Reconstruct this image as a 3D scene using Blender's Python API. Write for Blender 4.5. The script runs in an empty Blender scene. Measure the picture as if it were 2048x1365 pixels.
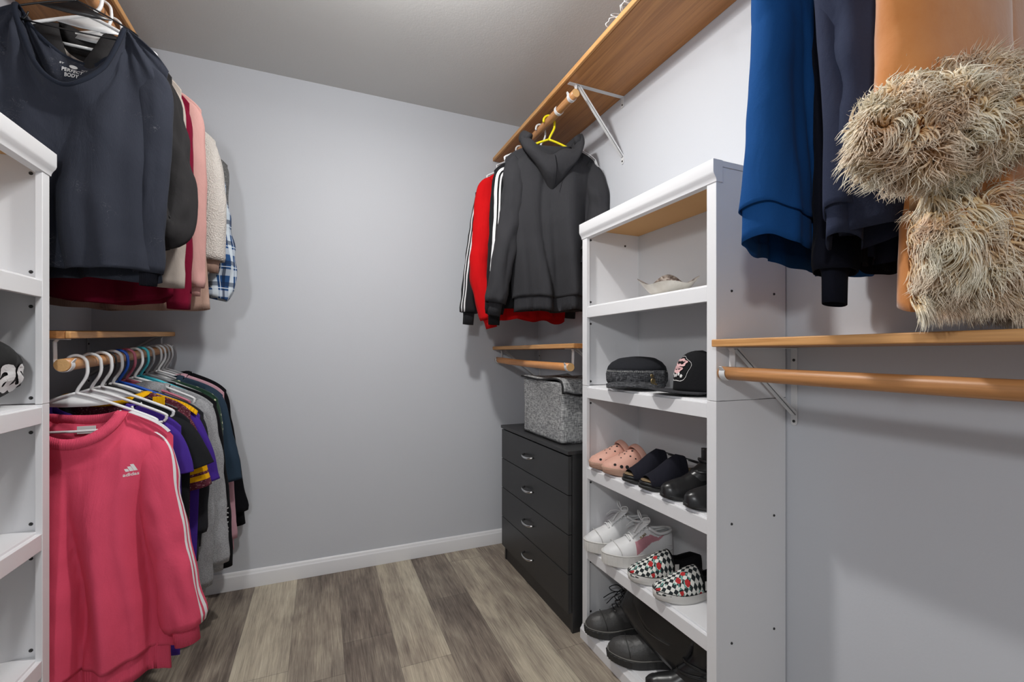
import bpy, bmesh, math, random
from math import sin, cos, pi, sqrt, radians, exp
from mathutils import Vector, Matrix, noise as mnoise

scene = bpy.context.scene
COL = scene.collection
# ---------------------------------------------------------------- camera
CAM_H = 1.10
cam_d = bpy.data.cameras.new('camera')
cam = bpy.data.objects.new('camera', cam_d)
COL.objects.link(cam)
cam.location = (0, 0, CAM_H)
cam.rotation_euler = (radians(90), 0, -radians(23.0))
cam_d.sensor_width = 36.0
cam_d.lens = 36.0 * 899 / 2048
cam_d.shift_y = 24.5 / 2048
cam_d.clip_start = 0.02
scene.camera = cam
# ---------------------------------------------------------------- world, lights, exposure
w = bpy.data.worlds.new('world'); scene.world = w
w.use_nodes = True
bg = w.node_tree.nodes['Background']
bg.inputs[0].default_value = (0.93, 0.96, 1.0, 1)
bg.inputs[1].default_value = 0.32
def area(name, loc, target, size, power, color=(1, 1, 1), shape='DISK', spread=180):
    d = bpy.data.lights.new(name, 'AREA'); d.shape = shape; d.size = size
    d.energy = power; d.color = color; d.spread = radians(spread)
    o = bpy.data.objects.new(name, d); COL.objects.link(o); o.location = loc
    o.rotation_euler = (Vector(target) - Vector(loc)).to_track_quat('-Z', 'Y').to_euler()
    return o
def bulb(name, loc, size, power, color=(1, 1, 1)):
    d = bpy.data.lights.new(name, 'POINT'); d.shadow_soft_size = size; d.energy = power; d.color = color
    o = bpy.data.objects.new(name, d); COL.objects.link(o); o.location = loc
    return o
bulb('ceiling_lamp', (0.22, 1.20, 2.30), 0.04, 15, (1.0, 0.985, 0.96))
area('ceiling_lamp_down', (0.22, 1.20, 2.32), (0.22, 1.20, 0), 0.09, 8.5, (1.0, 0.985, 0.96))
area('doorway_light', (-0.42, -0.30, 1.68), (0.25, 2.0, 1.0), 0.12, 7.5, (0.96, 0.98, 1.0))
vs = scene.view_settings
vs.view_transform = 'Standard'; vs.look = 'None'; vs.exposure = 0.27; vs.gamma = 1.0
vs.use_curve_mapping = False

# ---------------------------------------------------------------- helpers
def tag(o, label=None, cat=None, group=None, kind=None):
    if label: o['label'] = label
    if cat: o['category'] = cat
    if group: o['group'] = group
    if kind: o['kind'] = kind
    return o
def empty(name, loc=(0, 0, 0), rz=0.0, label=None, cat=None, group=None):
    o = bpy.data.objects.new(name, None); COL.objects.link(o)
    o.empty_display_size = 0.05
    o.location = loc; o.rotation_euler = (0, 0, rz)
    return tag(o, label, cat, group)
def sstep(a, b, x):
    t = max(0.0, min(1.0, (x - a) / (b - a))); return t * t * (3 - 2 * t)
def lerp(a, b, t): return a + (b - a) * t
def interp(pts, x):
    if x <= pts[0][0]: return pts[0][1]
    for (a, fa), (b, fb) in zip(pts, pts[1:]):
        if x <= b: return fa + (fb - fa) * (x - a) / (b - a)
    return pts[-1][1]
def catmull(P, n):
    P = [Vector(p) for p in P]
    Q = [2 * P[0] - P[1]] + P + [2 * P[-1] - P[-2]]
    out = []
    for i in range(len(P) - 1):
        p0, p1, p2, p3 = Q[i:i + 4]
        for k in range(n):
            t = k / n
            out.append(0.5 * ((2 * p1) + (p2 - p0) * t + (2 * p0 - 5 * p1 + 4 * p2 - p3) * t * t + (3 * p1 - p0 - 3 * p2 + p3) * t ** 3))
    out.append(P[-1].copy())
    return out
class MB:
    def __init__(s): s.v = []; s.f = []; s.m = []
    def add(s, vs_, fs, mi=0):
        b = len(s.v); s.v += [tuple(p) for p in vs_]
        for i, f in enumerate(fs):
            s.f.append(tuple(b + k for k in f)); s.m.append(mi[i] if isinstance(mi, (list, tuple)) else mi)
        return b
    def box(s, x0, x1, y0, y1, z0, z1, mi=0):
        s.add([(x0, y0, z0), (x1, y0, z0), (x1, y1, z0), (x0, y1, z0), (x0, y0, z1), (x1, y0, z1), (x1, y1, z1), (x0, y1, z1)],
              [(0, 3, 2, 1), (4, 5, 6, 7), (0, 1, 5, 4), (1, 2, 6, 5), (2, 3, 7, 6), (3, 0, 4, 7)], mi); return s
    def loft(s, rings, closed=True, cap0=False, cap1=False, mi=0, mfun=None):
        n = len(rings[0]); b = len(s.v)
        for r in rings: s.v += [tuple(p) for p in r]
        for i in range(len(rings) - 1):
            for j in range(n if closed else n - 1):
                k = (j + 1) % n
                s.f.append((b + i * n + j, b + i * n + k, b + (i + 1) * n + k, b + (i + 1) * n + j))
                s.m.append(mfun(i, j) if mfun else mi)
        if cap0: s.f.append(tuple(b + j for j in range(n))[::-1]); s.m.append(mi)
        if cap1: s.f.append(tuple(b + (len(rings) - 1) * n + j for j in range(n))); s.m.append(mi)
        return s
    def tube(s, path, r, seg=10, closed=False, cap=True, mi=0, flat=None, up=(0, 0, 1)):
        P = [Vector(p) for p in path]; n = len(P); rings = []
        side = None
        for i, p in enumerate(P):
            if closed: t = P[(i + 1) % n] - P[i - 1]
            else: t = P[min(i + 1, n - 1)] - P[max(i - 1, 0)]
            if t.length < 1e-9: t = Vector((0, 0, 1))
            t.normalize()
            if side is None:
                u = Vector(up)
                if abs(t.dot(u)) > 0.95: u = Vector((1, 0, 0)) if abs(t.x) < 0.9 else Vector((0, 1, 0))
                side = t.cross(u).normalized()
            else:
                side = (side - t * side.dot(t))
                side = side.normalized() if side.length > 1e-6 else t.orthogonal().normalized()
            nrm = side.cross(t)
            rr = r(i / max(1, n - 1)) if callable(r) else r
            ra, rb = (rr * flat[0], rr * flat[1]) if flat else (rr, rr)
            rings.append([p + side * ra * cos(2 * pi * k / seg) + nrm * rb * sin(2 * pi * k / seg) for k in range(seg)])
        if closed: rings.append(rings[0])
        return s.loft(rings, cap0=cap and not closed, cap1=cap and not closed, mi=mi)
    def lathe(s, prof, c=(0, 0, 0), seg=24, axis='z', mi=0, cap=True):
        rings = []
        for r, h in prof:
            ring = []
            for k in range(seg):
                a = 2 * pi * k / seg
                if axis == 'z': ring.append((c[0] + r * cos(a), c[1] + r * sin(a), c[2] + h))
                elif axis == 'y': ring.append((c[0] + r * sin(a), c[1] + h, c[2] + r * cos(a)))
                else: ring.append((c[0] + h, c[1] + r * cos(a), c[2] + r * sin(a)))
            rings.append(ring)
        return s.loft(rings, cap0=cap, cap1=cap, mi=mi)
    def prism(s, poly, axis, a, b, mi=0):
        def P(u, v, h):
            return (h, u, v) if axis == 'x' else ((u, h, v) if axis == 'y' else (u, v, h))
        n = len(poly)
        s.add([P(u, v, a) for u, v in poly] + [P(u, v, b) for u, v in poly],
              [tuple(range(n))[::-1], tuple(range(n, 2 * n))] + [(i, (i + 1) % n, n + (i + 1) % n, n + i) for i in range(n)], mi); return s
    def build(s, name, mats, parent=None, smooth=True, bevel=0.0, solid=0.0, sub=0, weld=False, bseg=2, loc=None):
        me = bpy.data.meshes.new(name); me.from_pydata(s.v, [], s.f)
        if not isinstance(mats, (list, tuple)): mats = [mats]
        for m in mats: me.materials.append(m)
        me.polygons.foreach_set('material_index', s.m)
        bm = bmesh.new(); bm.from_mesh(me)
        if weld: bmesh.ops.remove_doubles(bm, verts=bm.verts, dist=1e-5)
        bmesh.ops.recalc_face_normals(bm, faces=bm.faces)
        bm.to_mesh(me); bm.free()
        me.polygons.foreach_set('use_smooth', [smooth] * len(me.polygons))
        o = bpy.data.objects.new(name, me); COL.objects.link(o)
        if parent: o.parent = parent
        if loc: o.location = loc
        if solid:
            md = o.modifiers.new('solid', 'SOLIDIFY'); md.thickness = solid; md.offset = 0
        if bevel:
            md = o.modifiers.new('bevel', 'BEVEL'); md.width = bevel; md.segments = bseg; md.limit_method = 'ANGLE'
            md.angle_limit = radians(40); md.harden_normals = True
            if not smooth: me.polygons.foreach_set('use_smooth', [True] * len(me.polygons))
        if sub:
            md = o.modifiers.new('sub', 'SUBSURF'); md.levels = sub; md.render_levels = sub
        return o
def box_obj(name, x0, x1, y0, y1, z0, z1, mat, parent=None, bevel=0.0015):
    return MB().box(x0, x1, y0, y1, z0, z1).build(name, mat, parent, smooth=False, bevel=bevel)

# ---------------------------------------------------------------- materials
def srgb(r, g, b):
    f = lambda c: (c / 255) / 12.92 if c / 255 <= 0.04045 else ((c / 255 + 0.055) / 1.055) ** 2.4
    return (f(r), f(g), f(b), 1)
class NT:
    def __init__(s, name):
        s.mat = bpy.data.materials.new(name); s.mat.use_nodes = True
        s.nt = s.mat.node_tree; s.N = s.nt.nodes; s.L = s.nt.links
        s.b = s.N['Principled BSDF']
    def n(s, t, **kw):
        o = s.N.new(t)
        for k, v in kw.items():
            if k.startswith('_'): o.inputs[int(k[1:])].default_value = v
            else: setattr(o, k, v)
        return o
    def l(s, a, b): s.L.new(a, b)
    def coords(s, scale=(1, 1, 1), rot=(0, 0, 0), kind='Object', loc=(0, 0, 0)):
        tc = s.n('ShaderNodeTexCoord'); mp = s.n('ShaderNodeMapping')
        mp.inputs['Scale'].default_value = scale; mp.inputs['Rotation'].default_value = rot; mp.inputs['Location'].default_value = loc
        s.l(tc.outputs[kind], mp.inputs['Vector']); return mp.outputs[0]
    def noise(s, vec, scale, detail=3, rough=0.5, dist=0.0):
        o = s.n('ShaderNodeTexNoise'); o.inputs['Scale'].default_value = scale; o.inputs['Detail'].default_value = detail
        o.inputs['Roughness'].default_value = rough; o.inputs['Distortion'].default_value = dist
        s.l(vec, o.inputs['Vector']); return o.outputs['Fac']
    def ramp(s, fac, stops, interp='LINEAR'):
        o = s.n('ShaderNodeValToRGB'); cr = o.color_ramp; cr.interpolation = interp
        while len(cr.elements) < len(stops): cr.elements.new(0.5)
        for e, (p, c) in zip(cr.elements, stops): e.position = p; e.color = c
        s.l(fac, o.inputs[0]); return o.outputs[0]
    def mix(s, fac, a, b, mode='MIX'):
        o = s.n('ShaderNodeMix', data_type='RGBA', blend_type=mode)
        for i, x in ((0, fac), (6, a), (7, b)):
            if hasattr(x, 'is_output') or hasattr(x, 'links'): s.l(x, o.inputs[i])
            else: o.inputs[i].default_value = x
        return o.outputs[2]
    def math(s, op, a, b=0.0, c=None):
        o = s.n('ShaderNodeMath', operation=op)
        for i, x in enumerate((a, b) if c is None else (a, b, c)):
            if hasattr(x, 'links'): s.l(x, o.inputs[i])
            else: o.inputs[i].default_value = x
        return o.outputs[0]
    def xyz(s, vec):
        o = s.n('ShaderNodeSeparateXYZ'); s.l(vec, o.inputs[0]); return o.outputs
    def comb(s, x, y, z):
        o = s.n('ShaderNodeCombineXYZ')
        for i, v in enumerate((x, y, z)):
            if hasattr(v, 'links'): s.l(v, o.inputs[i])
            else: o.inputs[i].default_value = v
        return o.outputs[0]
    def bump(s, h, strength=0.3, dist=0.002, prev=None):
        o = s.n('ShaderNodeBump'); o.inputs['Strength'].default_value = strength; o.inputs['Distance'].default_value = dist
        s.l(h, o.inputs['Height'])
        if prev is not None: s.l(prev, o.inputs['Normal'])
        return o.outputs[0]
    def out(s, color=None, rough=0.5, metal=0.0, normal=None, spec=None, sheen=0.0, coat=0.0):
        if color is not None:
            if hasattr(color, 'links'): s.l(color, s.b.inputs['Base Color'])
            else: s.b.inputs['Base Color'].default_value = color
        if hasattr(rough, 'links'): s.l(rough, s.b.inputs['Roughness'])
        else: s.b.inputs['Roughness'].default_value = rough
        s.b.inputs['Metallic'].default_value = metal
        if spec is not None: s.b.inputs['Specular IOR Level'].default_value = spec
        if sheen: s.b.inputs['Sheen Weight'].default_value = sheen; s.b.inputs['Sheen Roughness'].default_value = 0.5
        if coat: s.b.inputs['Coat Weight'].default_value = coat
        if normal is not None: s.l(normal, s.b.inputs['Normal'])
        return s.mat
def shade(c, k): return (min(1, c[0] * k), min(1, c[1] * k), min(1, c[2] * k), 1)

def mat_paint(name, col, bump=0.15, rough=0.75, var=0.03):
    t = NT(name); v = t.coords()
    n1 = t.noise(v, 1.7, 3); n2 = t.noise(v, 140, 2)
    c = t.mix(n1, shade(col, 1 - var), shade(col, 1 + var))
    return t.out(c, rough, normal=t.bump(n2, bump, 0.0015))
def mat_plain(name, col, rough=0.5, metal=0.0, spec=None, var=0.04, coat=0.0):
    t = NT(name); v = t.coords(); n1 = t.noise(v, 25, 3)
    return t.out(t.mix(n1, shade(col, 1 - var), shade(col, 1 + var)), rough, metal, spec=spec, coat=coat)
def mat_wood(name, c1, c2, axis='y', scale=1.0, rough=0.45, dark=None):
    t = NT(name)
    st = {'x': (0.05, 1, 1), 'y': (1, 0.05, 1), 'z': (1, 1, 0.05)}[axis]
    v = t.coords(tuple(k * scale for k in st))
    st2 = {'x': (0.02, 1, 1), 'y': (1, 0.02, 1), 'z': (1, 1, 0.02)}[axis]
    v2 = t.coords(tuple(k * scale for k in st2))
    n1 = t.noise(v, 9, 4, 0.55, 1.2)
    n2 = t.noise(v2, 150, 4, 0.6, 0.1)
    n3 = t.noise(v, 45, 3, 0.6, 0.6)
    a = t.ramp(n1, [(0.3, c1), (0.7, c2)])
    dk = dark or shade(c1, 0.72)
    b = t.mix(t.ramp(n3, [(0.45, (0, 0, 0, 1)), (0.62, (1, 1, 1, 1))]), a, shade(c1, 0.88))
    fac = t.ramp(n2, [(0.50, (0, 0, 0, 1)), (0.66, (0.55, 0.55, 0.55, 1))])
    c = t.mix(fac, b, dk)
    return t.out(c, rough, normal=t.bump(n2, 0.12, 0.001))
def fabric(name, col, kind='jersey', var=0.10, fleck=None, sheen=0.02, wr=0.75, rough=0.9):
    """kind: jersey, fleece, rib, knit, heather, suede"""
    t = NT(name); v = t.coords()
    n1 = t.noise(v, 7, 3)
    base = t.mix(n1, shade(col, 1 - var), shade(col, 1 + var))
    if kind in ('fleece', 'heather', 'knit'):
        vh = t.coords((1, 1, 3.2))
        n2 = t.noise(vh, 240, 3, 0.65)
        k = 0.34 if kind == 'heather' else 0.14
        base = t.mix(n2, shade(col, 1 - k), base) if kind != 'heather' else t.mix(t.ramp(n2, [(0.36, (0, 0, 0, 1)), (0.64, (1, 1, 1, 1))]), shade(col, 1 - k), shade(col, 1 + k))
    if fleck:
        nf = t.noise(t.coords((1, 1, 2.5)), 160, 2, 0.6)
        base = t.mix(t.ramp(nf, [(0.60, (0, 0, 0, 1)), (0.68, (1, 1, 1, 1))]), base, fleck)
    wn = t.noise(t.coords((1, 1, 0.45)), 9, 4, 0.5, 0.8)
    nb = t.bump(wn, wr, 0.010)
    if kind == 'rib':
        x = t.xyz(v)
        s_ = t.math('SINE', t.math('MULTIPLY', t.math('ADD', x[0], x[1]), 1900.0))
        nb = t.bump(s_, 0.35, 0.0012, nb)
    elif kind == 'knit':
        vo = t.n('ShaderNodeTexVoronoi'); vo.inputs['Scale'].default_value = 210
        t.l(v, vo.inputs['Vector']); nb = t.bump(vo.outputs[0], 0.9, 0.003, nb)
    else:
        nf2 = t.noise(v, 420 if kind != 'suede' else 60, 3, 0.7); nb = t.bump(nf2, 0.35, 0.0012, nb)
    return t.out(base, rough, normal=nb, sheen=sheen, spec=0.08)

WALL = srgb(188, 189, 199)
M = {}
M['wall'] = mat_paint('wall_paint', srgb(206, 209, 215), 0.12, 0.6)
M['ceil'] = mat_paint('ceiling_paint', srgb(214, 214, 212), 0.35, 0.85, 0.05)
M['trim'] = mat_paint('trim_paint', srgb(236, 236, 238), 0.03, 0.4, 0.01)
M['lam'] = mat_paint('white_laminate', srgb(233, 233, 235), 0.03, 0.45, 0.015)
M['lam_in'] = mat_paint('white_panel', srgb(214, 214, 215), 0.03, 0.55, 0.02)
M['mdf'] = mat_paint('raw_mdf', srgb(205, 158, 105), 0.2, 0.8, 0.05)
M['oak'] = mat_wood('oak_shelf_veneer', srgb(176, 118, 66), srgb(196, 138, 82), 'y', 1.0, 0.45)
M['oak_edge'] = mat_wood('oak_shelf_edge', srgb(208, 150, 90), srgb(226, 176, 118), 'y', 1.3, 0.5)
M['rod'] = mat_wood('wooden_rod', srgb(186, 130, 80), srgb(205, 150, 98), 'y', 1.6, 0.4)
M['rod2'] = mat_wood('pine_rod', srgb(222, 152, 92), srgb(232, 170, 112), 'y', 0.8, 0.4)
M['endgrain'] = mat_paint('end_grain', srgb(212, 168, 112), 0.5, 0.8, 0.2)
M['metal_white'] = mat_plain('white_metal', srgb(222, 223, 224), 0.35)
M['screw'] = mat_plain('dark_screw', srgb(70, 70, 70), 0.35, 0.8)
M['black_lam'] = mat_plain('black_laminate', srgb(44, 44, 45), 0.38)
M['black_gap'] = mat_plain('black_gap', srgb(12, 12, 12), 0.7)
M['chrome'] = mat_plain('brushed_nickel', srgb(205, 205, 205), 0.22, 1.0)
M['white_plastic'] = mat_plain('white_plastic', srgb(232, 232, 232), 0.35)
# ================================================================ ROOM
XL, XR, YB, YF, H = -0.889, 1.200, 2.43, -0.55, 2.44
def struct(name, mb, mat, **kw):
    o = mb.build(name, mat, **kw); o['kind'] = 'structure'; return o
t = NT('floor_planks')
v = t.coords(); X = t.xyz(v)
W = 0.1815
pi_ = t.math('DIVIDE', t.math('ADD', X[0], 0.287 + 7 * W), W)          # plank coordinate
pidx = t.math('FLOOR', pi_)
pfr = t.math('FRACT', pi_)
wn = t.n('ShaderNodeTexWhiteNoise', noise_dimensions='1D'); t.l(pidx, wn.inputs['W'])
yy = t.math('ADD', X[1], t.math('MULTIPLY', wn.outputs[0], 1.22))
ly = t.math('DIVIDE', yy, 1.22)
lidx = t.math('FLOOR', ly); lfr = t.math('FRACT', ly)
# tones across (plank 0 = one left of x=-0.287 is index 6)
tone = t.ramp(t.math('DIVIDE', t.math('ADD', pidx, 0.5), 16.0), [
    (0.0, (0.45, 0.45, 0.45, 1)), (6 / 16, (0.22, 0.22, 0.22, 1)), (7 / 16, (0.92, 0.92, 0.92, 1)), (8 / 16, (0.45, 0.45, 0.45, 1)), (9 / 16, (0.20, 0.20, 0.20, 1)),
    (10 / 16, (0.80, 0.80, 0.80, 1)), (11 / 16, (0.25, 0.25, 0.25, 1)), (12 / 16, (0.72, 0.72, 0.72, 1)), (13 / 16, (0.42, 0.42, 0.42, 1)), (14 / 16, (0.3, 0.3, 0.3, 1))], 'CONSTANT')
wn2 = t.n('ShaderNodeTexWhiteNoise', noise_dimensions='2D'); t.l(t.comb(pidx, lidx, 0.0), wn2.inputs['Vector'])
wv = t.comb(t.math('ADD', X[0], t.math('MULTIPLY', wn2.outputs[0], 3.0)), t.math('MULTIPLY', X[1], 0.12), t.math('MULTIPLY', pidx, 3.7))
big = t.noise(wv, 7.5, 4, 0.55, 1.4)
mid = t.noise(wv, 30, 5, 0.62, 0.8)
gv = t.comb(t.math('ADD', X[0], t.math('MULTIPLY', pidx, 0.31)), t.math('MULTIPLY', X[1], 0.035), pidx)
fine = t.noise(gv, 210, 4, 0.65, 0.25)
knv = t.comb(t.math('MULTIPLY', X[0], 1.0), t.math('MULTIPLY', X[1], 0.55), pidx)
blot = t.noise(knv, 6.5, 3, 0.5, 0.6)
f = t.math('ADD', t.math('MULTIPLY', tone, 0.62), t.math('MULTIPLY', t.math('SUBTRACT', big, 0.5), 0.75))
f = t.math('ADD', f, t.math('MULTIPLY', t.math('SUBTRACT', mid, 0.5), 0.55))
f = t.math('ADD', f, t.math('MULTIPLY', t.math('SUBTRACT', fine, 0.5), 0.85))
f = t.math('ADD', f, t.math('MULTIPLY', t.math('SUBTRACT', blot, 0.5), 0.55))
f = t.math('ADD', f, 0.13)
colr = t.ramp(f, [(0.0, srgb(84, 74, 68)), (0.25, srgb(122, 111, 102)), (0.5, srgb(158, 147, 133)), (0.75, srgb(192, 182, 163)), (1.0, srgb(214, 206, 188))])
tint = t.mix(t.noise(knv, 3.0, 2), (1.04, 0.99, 0.95, 1), (0.97, 1.0, 1.0, 1))
colr = t.mix(1.0, colr, tint, 'MULTIPLY')
g1 = t.math('LESS_THAN', t.math('MINIMUM', pfr, t.math('SUBTRACT', 1.0, pfr)), 0.006)
g2 = t.math('LESS_THAN', t.math('MINIMUM', lfr, t.math('SUBTRACT', 1.0, lfr)), 0.0012)
gap = t.math('MAXIMUM', g1, g2)
colr = t.mix(t.math('MULTIPLY', gap, 0.45), colr, (0.08, 0.07, 0.06, 1))
M['floor'] = t.out(colr, 0.55, normal=t.bump(t.math('SUBTRACT', fine, gap), 0.25, 0.0012), spec=0.35)
struct('floor', MB().box(XL - .1, XR + .1, YF - .6, YB + .1, -0.05, 0.0), M['floor'], smooth=False)
struct('ceiling', MB().box(XL - .1, XR + .1, YF, YB + .1, H, H + 0.05), M['ceil'], smooth=False)
struct('wall_back', MB().box(XL - .1, XR + .1, YB, YB + .1, 0, H), M['wall'], smooth=False)
struct('wall_left', MB().box(XL - .1, XL, YF, YB, 0, H), M['wall'], smooth=False)
struct('wall_right', MB().box(XR, XR + .1, YF, YB, 0, H), M['wall'], smooth=False)
def bb_prof(d=0.013, h=0.082):
    return [(0, 0), (d, 0), (d, h * 0.74), (d * 0.9, h * 0.79), (d * 0.72, h * 0.82), (d * 0.66, h * 0.88), (d * 0.45, h * 0.96), (d * 0.15, h), (0, h)]
struct('baseboard_back', MB().prism([(YB - u, z) for u, z in bb_prof()], 'x', XL, XR), M['trim'], smooth=False, bevel=0.0008)
struct('baseboard_left', MB().prism([(XL + u, z) for u, z in bb_prof()], 'y', 1.50, YB - .013), M['trim'], smooth=False, bevel=0.0008)
# right baseboard runs toward the viewer below the near rods
struct('baseboard_right', MB().prism([(XR - u, z) for u, z in bb_prof()], 'y', YF, 0.85), M['trim'], smooth=False, bevel=0.0008)

# ================================================================ SHELVING UNITS
def unit(name, front, wall, y0, y1, label, dents=(), screws_out=True, near_side=True):
    """front/wall: x of front face and of wall; the unit opens toward the room."""
    s = 1 if wall > front else -1        # depth direction
    root = empty(name, ((front + wall) / 2, (y0 + y1) / 2, 0), 0, label, 'shelving unit')
    ox, oy = root.location.x, root.location.y
    bx = wall - s * 0.004
    def bxo(nm, xa, xb, ya, yb, za, zb, mat, bev=0.0012):
        xa, xb = min(xa, xb) - ox, max(xa, xb) - ox
        return MB().box(xa, xb, ya - oy, yb - oy, za, zb).build(nm, mat, root, smooth=False, bevel=bev)
    TOPZ, ST = 1.598, 0.030
    zb = [1.236, 0.929, 0.622, 0.3145]
    for ya, yb in ((y0, y0 + 0.014), (y1 - 0.014, y1)):
        bxo('side_panel', front + s * 0.014, bx, ya, yb, 0.0, 0.975, M['lam'])
        bxo('side_panel', front + s * 0.014, bx, ya, yb, 0.977, TOPZ - 0.016, M['lam'])
    for ya, yb in ((y0 - 0.001, y0 + ST), (y1 - ST, y1 + 0.001)):
        bxo('front_post', front, front + s * 0.014, ya, yb, 0.0, 0.9755, M['lam'])
        bxo('front_post', front, front + s * 0.014, ya, yb, 0.9765, 1.545, M['lam'])
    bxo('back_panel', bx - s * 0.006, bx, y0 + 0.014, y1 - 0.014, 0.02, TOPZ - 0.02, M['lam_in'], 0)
    for z in zb:
        sh = bxo('shelf', front + s * 0.012, bx - s * 0.006, y0 + 0.0145, y1 - 0.0145, z + 0.030, z + 0.046, M['lam'])
        xa, xb = sorted((front - ox + s * 0.001, front - ox + s * 0.013))
        MB().box(xa, xb, y0 + ST - oy + .0003, y1 - ST - oy - .0003, z, z + 0.040).build('shelf_front', M['lam'], sh, smooth=False, bevel=0.0015)
    bxo('bottom_shelf', front + s * 0.012, bx - s * 0.006, y0 + 0.0145, y1 - 0.0145, 0.040, 0.056, M['lam'])
    # flared base and crown
    pr = [(0.012, 0), (-0.010, 0), (-0.010, 0.036), (-0.004, 0.043), (0.0, 0.052), (0.012, 0.052)]
    MB().prism([(front - ox + s * u, z) for u, z in pr], 'y', y0 - oy - .002, y1 - oy + .002).build('base_front', M['lam'], root, smooth=False, bevel=0.001)
    pr = [(0.02, 1.541), (-0.002, 1.541), (-0.003, 1.547), (-0.006, 1.553), (-0.011, 1.560), (-0.013, 1.566), (-0.013, TOPZ), (0.02, TOPZ)]
    MB().prism([(front - ox + s * u, z) for u, z in pr], 'y', y0 - oy - .004, y1 - oy + .004).build('crown', M['lam'], root, smooth=False, bevel=0.001)
    bxo('top_panel', front + s * 0.0205, bx, y0 - 0.002, y1 + 0.002, TOPZ - 0.0155, TOPZ, M['lam'])
    bxo('raw_underside', front + s * 0.0205, bx - s * 0.007, y0 + 0.0145, y1 - 0.0145, TOPZ - 0.022, TOPZ - 0.0162, M['mdf'], 0)
    # cam screws inside far panel and on outside of the near one
    def screw(x, y, z, ny, r=0.0042):
        mb = MB(); n = 20
        prof = [(0.0005, 0.0008), (r * 0.42, 0.0008), (r * 0.55, 0.0022), (r * 0.86, 0.0020), (r, 0.0004), (r, 0)]
        mb.lathe([(q, h * ny) for q, h in prof], (x - ox, y - oy, z), n, 'y')
        ob = mb.build('screw', M['screw'], root)
    far_in = y1 - 0.014
    for z in zb + [1.56, 0.05]:
        for dx, dz in ((0.028, -0.022), (0.028, 0.062)):
            if z == 1.56 and dz > 0: continue
            if z == 0.05 and dz > 0: continue
            screw(front + s * dx, far_in, z + dz if z != 0.05 else 0.10, -1)
    screw(front + s * 0.19, far_in, 1.53, -1)
    if near_side:
        for z in (1.275, 0.665, 0.353):
            for dx in (0.055, 0.215): screw(front + s * dx, y0, z - 0.012, -1, 0.0034)
    return root
unit('shelving_unit', 0.933, XR, 0.858, 1.498, 'tall white laminate shelving unit against the right wall, holding hats and shoes')
unit('shelving_unit', -0.622, XL, 0.80, 1.478, 'tall white laminate shelving unit against the left wall, cut off by the photo edge', near_side=False)

# ================================================================ WOODEN SHELVES, RODS, BRACKETS
def wood_shelf(x0, x1, ya, yb, za, zb, label, th=0.02, name='closet_shelf', seg=1):
    """za at y=ya, zb at y=yb: the height of the underside; front edge is a lighter strip of solid wood"""
    xf = x0 if abs(x0) < abs(x1) else x1
    xw = x1 if xf == x0 else x0
    s = 1 if xw > xf else -1
    root = empty(name, ((x0 + x1) / 2, (ya + yb) / 2, (za + zb) / 2), 0, label, 'shelf', 'oak shelves on the walls')
    o = root.location
    def slab(nm, xa, xb, mat, bev, zo=0.0):
        xa, xb = min(xa, xb), max(xa, xb)
        v = [(xa, ya, za), (xb, ya, za), (xb, yb, zb), (xa, yb, zb), (xa, ya, za + th), (xb, ya, za + th), (xb, yb, zb + th), (xa, yb, zb + th)]
        v = [(p[0] - o.x, p[1] - o.y, p[2] - o.z) for p in v]
        m = MB(); m.add(v, [(0, 3, 2, 1), (4, 5, 6, 7), (0, 1, 5, 4), (1, 2, 6, 5), (2, 3, 7, 6), (3, 0, 4, 7)])
        return m.build(nm, mat, root, smooth=False, bevel=bev, bseg=3)
    slab('board', xf + s * 0.0125, xw, M['oak'], 0.0008)
    slab('edge_strip', xf, xf + s * 0.012, M['oak_edge'], 0.003)
    return root
wood_shelf(0.910, XR - .001, YF + .05, YB - .002, 2.207, 2.207, 'long high oak shelf just under the ceiling on the right wall')
wood_shelf(-0.600, XL + .001, YF + .05, YB - .002, 2.212, 2.212, 'high oak shelf just under the ceiling on the left wall above the hung tops')
wood_shelf(0.910, XR - .001, YF + .05, 0.852, 1.116, 1.116, 'oak shelf at waist height jutting past the near side of the shoe unit', th=0.019)
wood_shelf(0.909, XR - .001, 1.535, YB - .002, 1.120, 1.120, 'short oak shelf in the far right corner above the grey bin', th=0.019)
wood_shelf(-0.598, XL + .001, 1.52, YB - .002, 1.138, 1.176, 'oak shelf in the far left corner above the pink sweatshirt', th=0.019)
def rod(x, ya, yb, za, zb, label, mat='rod', r=0.0165):
    root = empty('closet_rod', (x, (ya + yb) / 2, (za + zb) / 2), 0, label, 'clothes rod', 'wooden clothes rods')
    o = root.location
    n = 14
    path = [(0, lerp(ya, yb, i / n) - o.y, lerp(za, zb, i / n) - o.z - 0.004 * sin(pi * i / n)) for i in range(n + 1)]
    m = MB(); m.tube(path, r, 28, cap=True)
    m.m[-1] = 1; m.m[-2] = 1
    ob = m.build('rod', [M[mat], M['endgrain']], root, smooth=True)
    for p in list(ob.data.polygons)[-2:]: p.use_smooth = False
    return root
rod(0.945, YF + .05, 0.850, 1.047, 1.050, 'long wooden rod below the near right shelf with a white cup on its end')
rod(0.945, YF + .05, 0.850, 2.15, 2.15, 'high wooden rod near the viewer carrying the blue sweatshirt and fur trimmed coat')
rod(0.945, 1.566, YB - .012, 2.150, 2.150, 'high wooden rod in the far right corner carrying the grey hoodie')
rod(0.935, 1.590, YB - .012, 1.043, 1.062, 'bare wooden rod above the grey fabric bin in the far right corner', 'rod2')
rod(-0.620, 1.53, YB - .015, 1.069, 1.120, 'low wooden rod on the left full of tops on hangers, sweatshirts included')
rod(-0.610, YF + .05, YB - .012, 2.125, 2.125, 'high wooden rod on the left wall carrying navy, maroon and pink tops')

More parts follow.
